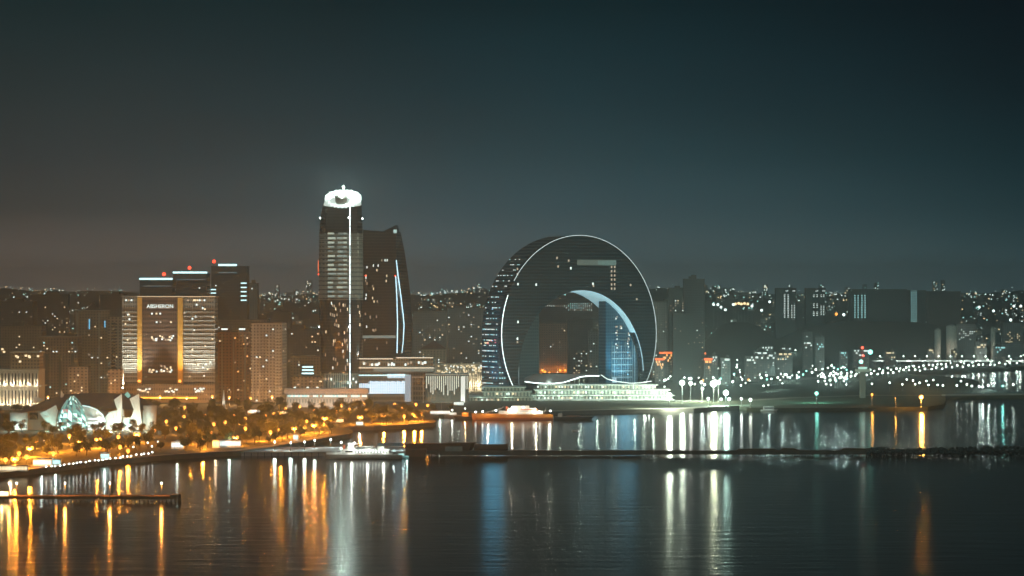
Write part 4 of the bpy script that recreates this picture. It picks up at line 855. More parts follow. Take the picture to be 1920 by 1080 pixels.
# houses climbing the hills
def hillside():
    rr_ = random.Random(21); base = {}
    meshes = []
    for k in range(5):
        w_, d_, h_ = rr_.uniform(12, 22), rr_.uniform(10, 14), rr_.uniform(7, 15)
        a = MB().box(-w_/2, w_/2, -d_/2, d_/2, -3, h_).mesh('wall', (f_grey, f_brown, f_dark, f_pale, f_tealish)[k])
        b = MB().prism_y([(-w_/2-.6, h_+.003), (w_/2+.6, h_+.003), (0, h_+3.2)], -d_/2-.6, d_/2+.6).mesh('roof', roof_tile if k % 2 else roof_dark)
        meshes.append((a, b, w_, d_, h_))
    zones = [(0, 140, 4000, 6500, 34, 'on the hill at the far left'), (400, 600, 4100, 7500, 40, 'on the ridge left of the tallest tower'), (770, 910, 4300, 7500, 38, 'behind the blocks left of the ring'), (1000, 1130, 4200, 6500, 18, 'seen through the ring'),
             (1320, 1500, 4700, 8200, 60, 'above the dark mound right of the ring'), (1480, 1930, 4700, 8400, 100, 'on the long far slope at the right')]
    for a, b, d0, d1, n_, where in zones:
        for _ in range(n_):
            D = d0+(d1-d0)*rr_.random()**.8; x = PX(rr_.uniform(a, b), D); k = rr_.randrange(5); wm, rm, w_, d_, h_ = meshes[k]
            r = thing('hillside_house', 'small house with lit windows '+where, 'house', (x, D, gz(x, D)), rr_.uniform(-.3, .3), 'small lit houses '+where)
            put('wall', wm, r); put('roof', rm, r); q = rr_.choice((FAR_W, FAR_W, FAR_T, FAR_Y, W_WHITE, W_WARM))
            for _ in range(rr_.choice((1, 1, 2, 3))): put('window', winmesh(2.6*D/6000, 2.0*D/6000, q), r, (rr_.uniform(-.4, .4)*w_, -d_/2-.1, rr_.uniform(.45, .9)*h_))
    m_ = MB(); 
    for _ in range(1300):
        z = rr_.choice(((0, 230, 1), (480, 600, 2), (770, 910, 2), (1230, 1930, 5), (1230, 1930, 5), (1500, 1930, 5), (880, 1230, 1))); D = rr_.uniform(5000, 9500); x = PX(rr_.uniform(z[0], z[1]), D)
        m_.cur = rr_.choice((0, 0, 1, 2)); q = rr_.choice((.4, .5, .6, .8, 1.3))*D/7000; zz = gz(x, D)+rr_.uniform(5, 16); m_.box(x-q, x+q, D-.3, D+.3, zz-q, zz+q)
    tag(m_.build('city_lights', [FAR_W, FAR_Y, FAR_T]), 'countless tiny lights of the far city spread over the hills', 'lights', None, 'stuff')
hillside()

# ------------------------------------------------------------ lamps
def lamp_proto(kind, hgt, globe, mat_, r_=.75):
    a = MB().cyl(0, 0, 0, hgt-.6, .16, .09, 6).cyl(0, 0, 0, .5, .35, .3, 6).mesh('pole', dark_metal)
    if globe == 2:
        b = MB().tube([(-1.3, 0, hgt-.7), (0, 0, hgt-.5), (1.3, 0, hgt-.7)], .07, 5).mesh('arm', dark_metal); c = MB().ball(-1.5, 0, hgt, r_).mesh('lamp_globe', mat_); d = MB().ball(1.5, 0, hgt, r_).mesh('lamp_globe', mat_)
        return [('pole', a), ('arm', b), ('lamp_globe', c), ('lamp_globe', d)]
    return [('pole', a), ('lamp_globe', MB().ball(0, 0, hgt, r_).mesh('lamp_globe', mat_))]
def lamp(parts, x, y, z, label, group, col=None, watt=0, h=6, rz=0, name='street_lamp', cat='street lamp'):
    r = thing(name, label, cat, (x, y, z), rz, group)
    for n_, me in parts: put(n_, me, r)
    if watt: point(r, (0, -.2, h-1.2 if h < 20 else h-1.5), col, watt, 1.0)
    return r
P_O2 = lamp_proto('o2', 6, 2, LAMP_O, 1.2); P_O1 = lamp_proto('o1', 6, 1, LAMP_O, 1.35); P_W = lamp_proto('w', 8, 1, LAMP_W, 1.35); P_WS = lamp_proto('ws', 3, 1, LAMP_S, .42); P_T = lamp_proto('t', 8, 1, LAMP_T, 1.2); P_OF = lamp_proto('of', 8, 1, LAMP_O, 1.3); P_WM = lamp_proto('wm', 7, 1, emis('lamp_far', (.8, 1, .88), 12), .9)  # globes oversized, the halo of each lamp is put into its size
def pos(px, py, zl):                  # ground point under a lamp of height zl seen at that pixel
    D = F*(H-zl)/(py-HZ); return PX(px, D), D
LAMPXY = []
prom = [(5, 844), (56, 840), (102, 832), (130, 817), (149, 827), (184, 824), (222, 819), (257, 814), (356, 817), (380, 826), (441, 820), (487, 812), (507, 810), (527, 806), (552, 803), (571, 801), (589, 797), (609, 784), (606, 795), (675, 782), (719, 781), (758, 780), (777, 777), (28, 860), (790, 776)]
WH = ['behind the quay left of the arena', 'in front of the arena', 'between the arena and the pale kiosks', 'on the orange lit curve of the promenade', 'on the far promenade tip by the cove']
def where(px): return WH[0] if px < 60 else WH[1] if px < 300 else WH[2] if px < 460 else WH[3] if px < 640 else WH[4]
for i, (px, py) in enumerate(prom):
    x, y = pos(px, py, 9); LAMPXY.append((x, y)); w_ = 95000 if px not in (719, 5, 56, 102) else 140000
    lamp(P_O2 if i % 3 else P_O1, x, y, 3.0, 'bright orange waterfront lamp '+where(px), 'orange lamps '+where(px), ORANGE, w_)
park = [(312, 790), (384, 779), (422, 791), (439, 780), (460, 785), (401, 795), (68, 827), (497, 780), (527, 776), (514, 776), (535, 766), (562, 762), (655, 767), (755, 765), (802, 760), (667, 754), (677, 754), (691, 752), (716, 765), (466, 766), (346, 764), (290, 807), (345, 781), (630, 772), (700, 770), (740, 758), (590, 770), (575, 790), (330, 803), (395, 811), (460, 803), (36, 850), (10, 862), (50, 856), (100, 850), (225, 838), (240, 845), (780, 758), (640, 760)]
for i, (px, py) in enumerate(park):
    x, y = pos(px, py, 8); y = min(y, 2440); LAMPXY.append((x, y)); wz = 'deep among the park trees' if py < 800 else 'among the trees near the waterfront road'
    lamp(P_O1, x, y, 2.0, 'small orange park lamp '+wz, 'orange park lamps '+wz, ORANGE, 24000)
rr_ = random.Random(31)
for k in range(26):
    t = k/25; px = 88+t*(286-88)+rr_.uniform(-2, 2); py = 876-t*(876-849)+rr_.uniform(-1, 1); x, y = pos(px, py, 6)
    lamp(P_WS, x, y+rr_.uniform(0, 3), 3.0, 'small white quay light in the row along the left quay', 'small white lights along the left quay')
for px, py in ((60, 780), (82, 826), (227, 833), (250, 838), (277, 830), (285, 837), (296, 828)):
    x, y = pos(px, py, 6); lamp(P_WS, x, y, 3.0, 'tiny white lamp scattered near the foot of the arena', 'tiny white lamps near the arena')

# added lamps, put in to warm the left blocks
for k, px in enumerate((40, 90, 125, 170, 212, 250, 300, 350, 398, 430, 470, 510, 560, 600)):
    y = 2500+(k*37 % 60); lamp(P_OF, PX(px, y), y, 3.0, 'added orange lamp behind the park, lighting the left blocks', 'added orange lamps behind the park', (1, .45, .16), 42000, 8)
P_TINY = lamp_proto('tiny', 7, 1, LAMP_S, .6)
# kiosks with white lamps along the promenade
for i, (px, py, w_, h_, m_, lb) in enumerate(((20, 884, 20, 4, W_WARM, 'long low kiosk with a pale lit front at the left edge of the quay'), (78, 874, 12, 5, W_WHITE, 'bright white kiosk at the left end of the row of quay lights'), (104, 872, 6, 4, W_TEAL, 'small teal lit kiosk right beside the bright white kiosk'), (196, 862, 6, 5, W_TEAL, 'teal white lit kiosk halfway along the left quay'),
        (332, 842, 9, 6, W_WHITE, 'brilliant white stall between the quay lights and the orange lamps'), (404, 840, 5, 6, W_WARM, 'narrow warm lit stall left of the waterfront cafe'), (430, 839, 16, 6, W_WHITE, 'waterfront cafe with a broad white lit front above the quay corner'), (554, 826, 4, 5, W_TEAL, 'tiny bluish white kiosk on the orange curve of the promenade'),
        (674, 798, 6, 4, W_WHITE, 'small white kiosk at the near end of the far promenade'), (634, 792, 9, 3.5, W_WARM, 'low warm lit pavilion in the trees above the cove'), (476, 775, 12, 4, W_WHITE, 'low white lit pavilion deep in the park'), (530, 777, 10, 3.5, W_WARM, 'low warm lit pavilion deep in the park'), (590, 762, 8, 3, W_WARM, 'faint warm pavilion near the long white canopy building'), (825, 777, 18, 4, W_WHITE, 'row of white lit boat sheds by the marina left of the ring'), (860, 760, 10, 4, W_WHITE, 'white lit shelter below the stepped wing'))):
    p = at(px, py); r = thing('kiosk', lb, 'kiosk', (p.x, p.y+2, 3)); hw = w_/2
    MB().box(-hw, hw, 0, 4, 0, h_-.6).build('wall', white_paint, r); MB().box(-hw-.5, hw+.5, -1, 4.5, h_-.597, h_-.3).build('roof', roof_dark, r)
    n_ = max(2, int(w_/2)); windows(r, [(-hw+(k+.5)*w_/n_, -.1, h_*.45, 0) for k in range(n_)], lambda k: m_, w_/n_*.7, h_*.5)
    point(r, (0, -2, h_+.5), (1, .75, .45) if m_ is W_WARM else (.75, 1, .9), 1500, .6)

# ------------------------------------------------------------ right shore lamps
def right_lamps():
    rr_ = random.Random(17); L1 = 'white street lamp in the dense row along the coast road at the right'; G1 = 'white lamps along the coast road'
    def line(pts, px):
        for (a, b), (c, d) in zip(pts, pts[1:]):
            if a <= px <= c: return b+(d-b)*(px-a)/(c-a)
        return pts[-1][1]
    A_ = [(1540, 706), (1600, 698), (1700, 687), (1800, 679), (1925, 671)]
    k = 0
    for dy, step in ((0, 8.5), (7, 10)):
        px = 1545
        while px < 1920:
            x, y = pos(px+rr_.uniform(-2, 2), line(A_, min(px, 1924))+dy+rr_.uniform(-2, 2), 11); k += 1
            lamp(P_W if k % 2 else P_WM, x, y, gz(x, y), L1, G1, (.7, 1, .92), 13000 if k % 2 == 0 else 0, 8); px += step
    for _ in range(150):
        px = rr_.uniform(1245, 1600); py = rr_.choice((rr_.uniform(672, 722), rr_.uniform(685, 712)))
        x, y = pos(px, py, 11); k += 1; q = rr_.random(); pt = P_TINY if q < .45 else P_WM if q < .72 else P_W if q < .86 else P_T if q < .93 else P_OF
        lamp(pt, x, y, gz(x, y), ('white', 'orange')[pt is P_OF]+' street lamp scattered over the port district right of the ring', ('white', 'orange')[pt is P_OF]+' lamps scattered over the port district', ORANGE if pt is P_OF else (.65, 1, .92), 16000 if k % 4 == 0 else 0, 8)
    for px, py in ((1692, 719), (1712, 712), (1716, 719), (1724, 716), (1741, 720), (1758, 720), (1768, 721), (1794, 721), (1802, 713), (1813, 719), (1822, 722), (1668, 716), (1635, 718), (1700, 710), (1750, 711), (1737, 713)):
        x, y = pos(px, py, 11); lamp(P_WM, x, y, 3, 'white lamp on the low ground before the inner bay at the right', 'white lamps before the inner bay', (.85, 1, .88), 1800, 8)
    for px, py in ((1865, 717), (1853, 721), (1836, 723), (1880, 722), (1900, 719), (1842, 724)):
        x, y = pos(px, py, 9); D = y; r = thing('marker_buoy', 'teal lit marker buoy floating in the inner bay' if px == 1880 else 'lit white marker buoy floating in the inner bay', 'buoy', (x, y, 0), 0, 'lit buoys in the inner bay')
        MB().cyl(0, 0, -.4, 1.5, 1.6, 1.2, 10).cyl(0, 0, 1.5, 7.5, .25, .15, 6).build('float', dark_metal, r); MB().ball(0, 0, 8, .9).build('lamp', LAMP_T if px == 1880 else LAMP_S, r); point(r, (0, -1.8, 8), (.25, 1, .85) if px == 1880 else (.75, 1, .92), 16000 if px in (1880, 1842, 1853) else 4000, 1)
    for px in range(1650, 1920, 22):
        D = 4000; x = PX(px, D); lamp(P_WM, x, D, 11.6, 'small white lamp on the highway viaduct', 'lamps on the highway viaduct', None, 0, 8)
    r = thing('viaduct', 'long pale highway viaduct behind the lamp rows at the right', 'viaduct', (PX(1790, 4000), 4000, 3)); a, b = PX(1636, 4000)-r.location.x, PX(1960, 4000)-r.location.x
    MB().box(a, b, -9, 9, 7.2, 8.6).build('deck', concrete, r); MB().box(a, b, -9.4, -9.003, 7.2, 9.6).build('parapet', white_paint, r)
    for k in range(14): x = a+4+k*(b-a)/14; MB().box(x-1, x+1, -5, 5, -.2, 7.197).build('pillar', concrete, r)
    for k in range(12): point(r, (a+12+k*22, -14, 13), (.9, 1, .88), 7000, .8)
    for px, py in ((1022, 697), (1030, 699), (1050, 694), (1060, 694), (1073, 697), (1092, 693), (1125, 694), (1017, 694)):
        x, y = pos(px, py, 11); lamp(P_OF, x, y, 3, 'orange street lamp seen low through the opening of the ring', 'orange lamps seen through the ring', ORANGE, 14000, 8)
    for px, py, m in ((1375, 571, 0), (1338, 571, 0), (1346, 571, 0), (1352, 576, 0), (1360, 581, 0), (1428, 582, 0), (1410, 574, 0), (1385, 569, 1), (1390, 570, 1), (1396, 569, 1), (1379, 570, 1), (1402, 570, 1), (1568, 589, 2), (1582, 590, 0), (1664, 598, 0), (1697, 594, 0), (1863, 583, 0), (1901, 574, 0), (1914, 574, 0), (1836, 576, 0), (1895, 600, 0), (1443, 566, 0)):
        D = 5600 if py < 585 else 5000; x = PX(px, D); zz = gz(x, D); z = PZ(py, D)
        r = thing('light_mast', 'tall mast with a bright lamp on the far hillside', 'lamp', (x, D, zz-.5), 0, 'bright lamp masts on the far hillside')
        MB().cyl(0, 0, 0, max(4, z-zz), .4, .3, 5).build('pole', dark_metal, r); MB().ball(0, 0, max(4, z-zz)+.6, 3.0, 8, 5).build('lamp', (FAR_W, FAR_Y, LAMP_O)[m], r)
right_lamps()

def flood_masts():
    for px, py, base, m_, c, wt, rad, lb in (
        (1255, 741, 768, LAMP_W, (.85, 1, .75), 90000, 1.7, 'tall floodlight mast with a brilliant white lamp at the quay right of the terraced hall'),
        (1279, 718, 757, LAMP_W, (.85, 1, .78), 45000, 1.9, 'tall white lit mast with a pale glow, left of the cluster of white floodlights'),
        (1295, 719, 752, LAMP_W, (1, .95, .9), 3500, 1.7, 'second tall white mast from the left in the floodlight cluster'),
        (1315, 717, 752, LAMP_W, (.9, 1, .95), 1500, 1.2, 'slim white mast between two bigger ones in the floodlight cluster'),
        (1317, 729, 754, LAMP_W, (.9, 1, .95), 1500, 1.2, 'shorter white mast below the slim one in the floodlight cluster'),
        (1338, 720, 756, LAMP_W, (.9, 1, .68), 110000, 2.4, 'strongest greenish white floodlight mast in the middle of the cluster'),
        (1347, 717, 754, LAMP_W, (.9, 1, .7), 900, 1.8, 'greenish white floodlight mast just right of the strongest one'),
        (1361, 737, 762, LAMP_W, (.6, 1, .85), 60000, 1.9, 'bluish white floodlight mast at the right end of the cluster'),
        (1328, 748, 764, LAMP_W, (.9, 1, .95), 900, 1.1, 'low white lamp near the quay under the floodlight cluster, left of three'),
        (1352, 749, 764, LAMP_W, (.9, 1, .95), 900, 1.1, 'low white lamp near the quay under the floodlight cluster, middle of three'),
        (1367, 749, 764, LAMP_W, (1, .95, .95), 900, 1.2, 'low white lamp near the quay under the floodlight cluster, right of three'),
        (1390, 748, 763, LAMP_W, (.9, 1, .95), 1500, 1.0, 'low white lamp on the tip of the quay'),
        (1407, 750, 765, LAMP_W, (1, 1, .85), 800, 1.3, 'low white lamp at the root of the dark spit'),
        (1531, 738, 757, LAMP_T, (.25, 1, .8), 1500, 1.6, 'teal floodlight standing on the dark spit'),
        (1727, 745, 764, LAMP_O, (1, .40, .06), 90000, 1.6, 'brilliant orange lamp at the right end of the dark spit'),
        (1635, 740, 760, LAMP_O, (1, .38, .05), 3500, 1.0, 'small orange lamp on the dark spit beside the port tower'),
        (1679, 747, 764, LAMP_O, (1, .42, .08), 1500, .5, 'faint orange lamp pair on the dark spit')):
        p = at(px, base); D = p.y; zt = PZ(py, D)-3
        r = thing('floodlight_mast', lb, 'floodlight', (p.x, D, 3.0 if base > 745 else 3))
        MB().cyl(0, 0, 0, zt-.4, .35, .2, 6).build('pole', grey_metal, r); MB().cyl(0, 0, 0, 1, .9, .8, 8).build('base', concrete, r)
        MB().ball(0, 0, zt+.2, rad*(1.45 if wt > 9000 else 1.2), 12, 7).build('lamp_head', m_, r)  # head enlarged to carry the bloom around the lamp
        if wt >= 3000 and c[0] > .3 and c[1] > .6 or m_ is LAMP_T: spot(r, (0, 3.5, zt+1.5), (0, 60, zt-6), c, 700000 if wt > 9000 else 200000, 165, 1.5)  # added inland beam, makes the haze behind the mast glow
        point(r, (0, -rad*1.8-1.0, zt-.2), c, wt, rad)
    # port tower on the spit
    p = at(1617, 746); D = p.y; s = D/F; r = thing('port_tower', 'dark port control tower with a red and white lattice mast on the spit', 'tower', (p.x, D, 3)); Z = lambda py: PZ(py, D)-3
    MB().box(-5*s, 5*s, -3, 3, 0, Z(697)).build('shaft', dark_concrete, r); MB().box(-12*s, 14*s, -6, 6, Z(697)+.003, Z(692)).build('platform', concrete, r)
    MB().box(-7*s, 8*s, -4, 4, Z(692)+.003, Z(688)).build('cabin', emis('cabin_glow', (.6, 1, .85), .8), r)
    for x in (-1.8, 1.8): MB().tube([(x, 0, Z(688)), (x*.3, 0, Z(658))], .25, 5).build('lattice_leg', mat('red_paint', (.5, .04, .03), .5) if x < 0 else MATS['red_paint'], r)
    for k in range(5): z = Z(686-k*6); MB().box(-1.6, 1.6, -.2, .2, z, z+.5).build('lattice_bar', MATS['red_paint'], r)
    MB().ball(0, 0, Z(652), 1.6).build('red_beacon', LAMP_RED, r); MB().ball(1, -1, Z(667), 1.2).build('red_beacon', LAMP_RED, r); MB().ball(-2, -4, Z(678), 2.2).build('lamp', LAMP_T, r); MB().ball(8, -4, Z(660), 2.6).build('lamp', LAMP_T, r)
    point(r, (0, -8, Z(680)), (.5, 1, .85), 1200, 1)
flood_masts()

# ------------------------------------------------------------ trees
def tree_variants():
    out_ = []
    for v in range(6):
        q = random.Random(100+v); m_ = MB(); clumps = [(q.uniform(-2.2, 2.2), q.uniform(-2.2, 2.2), q.uniform(4, 8.2), q.uniform(1.2, 2.2)) for _ in range(11)]
        for cx_, cy_, cz_, cr in clumps:
            for _ in range(62):
                th = q.uniform(0, 2*PI); u = q.uniform(-1, 1); rad = cr*(q.random()**.35); sn = math.sqrt(1-u*u)
                c = Vector((cx_+rad*sn*math.cos(th), cy_+rad*sn*math.sin(th), cz_+rad*u*.85)); n_ = Vector((q.gauss(0, 1), q.gauss(0, 1), q.gauss(0, 1))).normalized(); a = n_.orthogonal().normalized()*q.uniform(.3, .55); b = n_.cross(a)
                m_.add([c-a*.9, c-b*.6, c+a, c+b*.6], [(0, 1, 2, 3)])
        t = MB().tube([(0, 0, -.1), (.15, 0, 2), (0, .1, 4.5)], .28, 6)
        for cx_, cy_, cz_, cr in clumps[:5]: t.tube([(0, .05, 3+q.random()), (cx_*.6, cy_*.6, cz_-.8)], .11, 5)
        out_.append((m_.mesh('crown', leaf), t.mesh('trunk', bark)))
    return out_
TV = tree_variants()
def inside(p, poly):
    x, y = p; c = False
    for i in range(len(poly)):
        x1, y1 = poly[i]; x2, y2 = poly[i-1]
        if (y1 > y) != (y2 > y) and x < (x2-x1)*(y-y1)/(y2-y1)+x1: c = not c
    return c
def shore_dist(p):
    d = 1e9
    for a, b in zip(shore[:24], shore[1:25]):
        ax, ay = a; bx, by = b; t = max(0, min(1, ((p[0]-ax)*(bx-ax)+(p[1]-ay)*(by-ay))/((bx-ax)**2+(by-ay)**2)))
        d = min(d, math.hypot(p[0]-ax-t*(bx-ax), p[1]-ay-t*(by-ay)))
    return d
def tree(x, y, label, group, k, sc_):
    cr, tr = TV[k]; r = thing('park_tree', label, 'tree', (x, y, 2.98), rr_.uniform(0, 6.28), group); r.scale = (sc_, sc_, sc_*rr_.uniform(.85, 1.1)); put('trunk', tr, r); put('crown', cr, r)
def plant_trees():
    n_ = 0; done = []; tries = 0
    while n_ < 292 and tries < 30000:
        tries += 1; D = 1590+(2455-1590)*rr_.random()**.9; px = rr_.uniform(-25, 845); x = PX(px, D); p = (x, D)
        if not inside(p, land): continue
        sd_ = shore_dist(p)
        if sd_ < (29 if px < 330 else 13): continue
        if 5 < px < 298 and 2018 < D < 2125: continue
        if 395 < px < 425+20 and D > 2380: continue
        if D > 2380 and (px > 700 or px < 230): continue
        if any((x-a)**2+(D-b)**2 < 3.2**2 for a, b in LAMPXY) or any((x-a)**2+(D-b)**2 < 6**2 for a, b in done): continue
        done.append(p); n_ += 1
        z_ = 'beside the quay road in front of the arena' if D < 2018 and px < 300 else 'behind the orange promenade' if D < 2018 else 'around and behind the arena' if px < 300 else 'deep in the dark park below the towers'
        tree(x, D, 'dark leafy park tree '+z_, 'park trees '+z_, rr_.randrange(6), rr_.uniform(.8, 1.4))
    for px, py in ((1022, 722), (1045, 722), (1050, 722), (1090, 722)): pass
plant_trees()

# ------------------------------------------------------------ piers
def near_pier():
    D = 1369; s = D/F; x1 = PX(334, D); x0 = PX(-60, D)
    r = thing('near_pier', 'low wooden pier on dark piles lit orange at the lower left', 'pier', (x1, D, 0))
    L_ = x1-x0
    MB().box(-L_, 0, -2.6, 9, 1.5, 2.75).build('deck', timber, r)
    MB().box(-L_, -4, -2.75, -2.603, 1.3, 2.9).build('edge_beam', timber, r)
    for k in range(46):
        x = -1-k*L_/46*.99; MB().cyl(x, -2.0+(k % 3)*.25, -1.5, 1.497, .32, .28, 7).build('pile', dark_concrete, r)
    for k in range(18): x = -2-k*2.1; MB().cyl(x, 1.6, -1.5, 1.497, .25, .22, 6).build('pile', dark_concrete, r)
    MB().box(-4, .4, -2.5, 8, 2.753, 3.5).build('end_bulwark', dark_concrete, r); MB().box(.003, .5, -3.2, 9, -.8, 2.7).build('end_fender', dark_concrete, r)
    MB().box(-10.5, -5, 1.2, 1.6, 3.2, 3.4).box(-10, -9.8, 1.3, 1.5, 2.753, 3.197).box(-6, -5.8, 1.3, 1.5, 2.753, 3.197).build('bench_rail', grey_metal, r)
    for k, px in enumerate((16, 30, 121, 205, 302)):
        l = thing('pier_lamp', ('first pier lamp from the left edge', 'second pier lamp from the left, close to the first', 'pier lamp a third of the way along the near pier', 'pier lamp in the middle of the near pier', 'last pier lamp near the outer end of the near pier')[k], 'lamp', (PX(px, D), D+1.9, 2.75))
        MB().cyl(0, 0, 0, 6.3, .08, .06, 6).build('pole', grey_metal, l); MB().cyl(0, 0, 6.3, 7.3, .12, .42, 8).build('lamp_shade', LAMP_S, l); point(l, (0, -.8, 6.0), (1, .34, .04), 6000, .5)
    for px, m_ in ((57, LAMP_O), (105, LAMP_O)):  # the right one is a reflection built as a lamp
        l = thing('pier_lamp', 'low orange lamp with a strong glow at the left part of the near pier' if px == 57 else 'second low orange light on the near pier, a reflection built as a lamp', 'lamp', (PX(px, D), D+1.2, 2.75)); MB().cyl(0, 0, 0, 2.2, .07, .07, 6).build('pole', grey_metal, l); MB().ball(0, 0, 2.6, .5 if px == 57 else .3).build('lamp_globe', m_, l); point(l, (0, -.9, 2.6), ORANGE, 1500 if px == 57 else 400, .3)
    h = thing('pier_hut', 'brightly lit small hut on the near pier at the left edge', 'hut', (PX(4, D), D+1, 2.75)); MB().box(-4, 3.2, -1, 1.4, 0, 2.6).build('wall', white_paint, h); MB().box(-4.4, 3.6, -1.4, 1.6, 2.603, 2.8).build('roof', dark_metal, h); windows(h, [(-3+k*1.8, -1.05, 1.4, 0) for k in range(4)], lambda i: emis('hut_window', (1, .72, .3), 9) if 'hut_window' not in MATS else MATS['hut_window'], 1.5, 1.6)
    point(h, (0, -2, 2), (1, .6, .2), 900, .4)
    for k, px in enumerate((206, 228, 262, 288)):
        b = thing('bollard', 'dark mooring bollard on the near pier', 'bollard', (PX(px, D), D-1.9, 2.75), 0, 'bollards on the near pier'); MB().cyl(0, 0, 0, .7, .2, .2, 8).build('post', dark_metal, b); MB().cyl(0, 0, .7, .95, .38, .38, 8).build('cap', dark_metal, b)
near_pier()

def long_breakwater():
    D = 1772; s = D/F; xa, xb = PX(762, D), PX(1985, D); L_ = xb-xa
    r = thing('long_pier', 'long low dark pier on piles running across the bay to the right edge', 'pier', (xa, D, 0))
    MB().box(0, L_, -4, 4, .95, 3.3).build('deck', mat('pier_concrete', (.17, .11, .085), .9, var=.4), r)
    MB().box(20, L_*.36, -4.4, -4.003, .2, 3.5).build('sea_wall', MATS['pier_concrete'], r); MB().box(L_*.36+.01, L_, -4.3, -4.003, .8, 3.6).build('edge_beam', MATS['pier_concrete'], r)
    for k in range(96):
        x = 4+k*(L_-8)/96; MB().cyl(x, -3+(k*7 % 5)*.4, -1.5, .947, .45, .42, 7).build('pile', dark_concrete, r)
    def on(name, label, cat, px, z=3.0): return thing(name, label, cat, (PX(px, D), D, z))
    t = thing('rusty_caisson', 'rusty brown steel caisson moored at the left head of the long pier', 'caisson', (PX(778, D-14), D-14, 0)); s2 = (D-14)/F
    MB().loft([[(-16*s2, -4, -1), (20*s2, -4, -1), (20*s2, 4, -1), (-16*s2, 4, -1)], [(-17*s2, -5, 5.2), (22*s2, -5, 5.2), (22*s2, 5, 5.2), (-17*s2, 5, 5.2)]]).build('hull', rust, t); MB().box(-12*s2, 10*s2, -3.4, -2.8, 5.203, 5.8).build('coaming', rust, t)
    b = on('long_hull', 'low dark derelict hull lying behind the rusty caisson', 'boat', 825); MB().loft([[(-24, -3, -2.5), (20, -3, -2.5), (22, 2, -2.5), (-24, 2, -2.5)], [(-25, -4.2, 2.6), (22, -4.2, 3.2), (26, 2.4, 3.4), (-25, 2.4, 2.6)]]).build('hull', rust, b); b.location.y = D+1; b.location.z = 3.0+2.5
    MB().tube([(6, 0, 3), (8, 0, 6), (13, 0, 4.6)], .3, 5).build('davit', dark_metal, b)
    c = on('concrete_block', 'pale square concrete block on the long pier', 'block', 851); MB().box(-6, 6, -4.6, 1, 0.003, 3.2).build('block', concrete, c); MB().box(-5, 5, -4, .6, 3.203, 3.6).build('cap', dark_concrete, c)
    k_ = on('fuel_tank', 'long dark red rounded tank lying on the long pier', 'tank', 921)
    rings = []
    for x in (-12, -11.4, 11.0, 11.8): rings.append([(x, 2.2*math.cos(2*PI*i/14)*(1 if abs(x) < 11.5 else .8), 2.5+2.3*math.sin(2*PI*i/14)*(1 if abs(x) < 11.5 else .85)) for i in range(14)])
    MB().loft(rings, True, True).build('shell', rust, k_); MB().cyl(11.2, 0, 4.5, 5.6, .5, .5, 8).build('hatch', dark_metal, k_)
    for x in (-8, 0, 8): MB().box(x-.6, x+.6, -2, 2, 0.003, .5).build('cradle', dark_concrete, k_)
    # dry shrubs and remains on the deck, seen against the bright reflections
    q = random.Random(5)
    for i, (px, h_) in enumerate(((1332, 3.2), (1337, 2.6), (1345, 3.4), (1350, 3), (1357, 2.8), (1364, 1.8), (1268, 1.2), (1279, 1.4), (1482, 2.6), (1300, .9))):
        t = on('dry_shrub', 'dark scraggy shrub growing on the long pier', 'shrub', px); t['group'] = 'dry shrubs on the long pier'; t.location.z = 3.0; t.location.y = D-2; m_ = MB()
        for _ in range(60):
            p_ = Vector((q.gauss(0, .55), q.gauss(0, .5), q.uniform(.1, h_))); a = Vector((q.uniform(-.3, .3), q.uniform(-.3, .3), q.uniform(.05, .35))); b_ = Vector((q.uniform(-.2, .2), .1, q.uniform(-.1, .1))); m_.add([p_-a, p_-b_, p_+a, p_+b_], [(0, 1, 2, 3)])
        m_.build('twigs', leaf, t); MB().tube([(0, 0, 0), (.1, 0, h_*.7)], .06, 5).build('stem', bark, t)
    for px, w_, h_ in ((1420, 30, 1.6), (1610, 26, 1.9), (1480, 14, 1.9)):
        t = on('timber_stack', {1420: 'long low stack of dark timber on the long pier', 1480: 'short stack of dark timber beside the lone shrub on the long pier', 1610: 'stack of dark timber at the right part of the long pier'}[px], 'stack', px); m_ = MB()
        for i in range(5): m_.box(-w_/2+i*.4, w_/2-i*.8, -1.5+i*.1, 1.5-i*.1, .003+i*h_/5, (i+1)*h_/5)
        m_.build('beams', timber, t)
    p_ = on('thin_pole', 'thin bare pole standing on the long pier', 'pole', 1517); MB().cyl(0, 0, 0, 11, .12, .07, 6).build('pole', dark_metal, p_); MB().cyl(0, 0, 0, .5, .5, .5, 8).build('base', dark_concrete, p_)
    # rock armour at the right end
    m_ = MB(); q = random.Random(6)
    def rock(x, y, z, r_):
        rings = []
        for k in range(4):
            t = -PI/2+PI*(k+.15)/3.3; rings.append([(x+r_*math.cos(t)*math.cos(2*PI*i/6)*q.uniform(.8, 1.2), y+r_*math.cos(t)*math.sin(2*PI*i/6)*q.uniform(.8, 1.2), z+r_*.7*math.sin(t)) for i in range(6)])
        m_.loft(rings)
    for k in range(620):
        px = q.uniform(1625, 1980); t = (px-1625)/355; x = PX(px, D); off = q.uniform(-7-10*t, 6); hh = 4.6+3.4*t-.0-abs(off+2)*(.28-.06*t)
        rock(x, D+off-5*t, max(-.3, hh*q.uniform(.2, 1)), q.uniform(.8, 1.9))
    for k in range(40): rock(PX(q.gauss(1645, 7), D), D+q.uniform(-2, 2), 3.3+q.random()*1.6, 1.4)
    tag(m_.build('rock_armour', rock_m), 'dark heap of armour rocks covering the right end of the long pier', 'rocks', None, 'stuff')
long_breakwater()

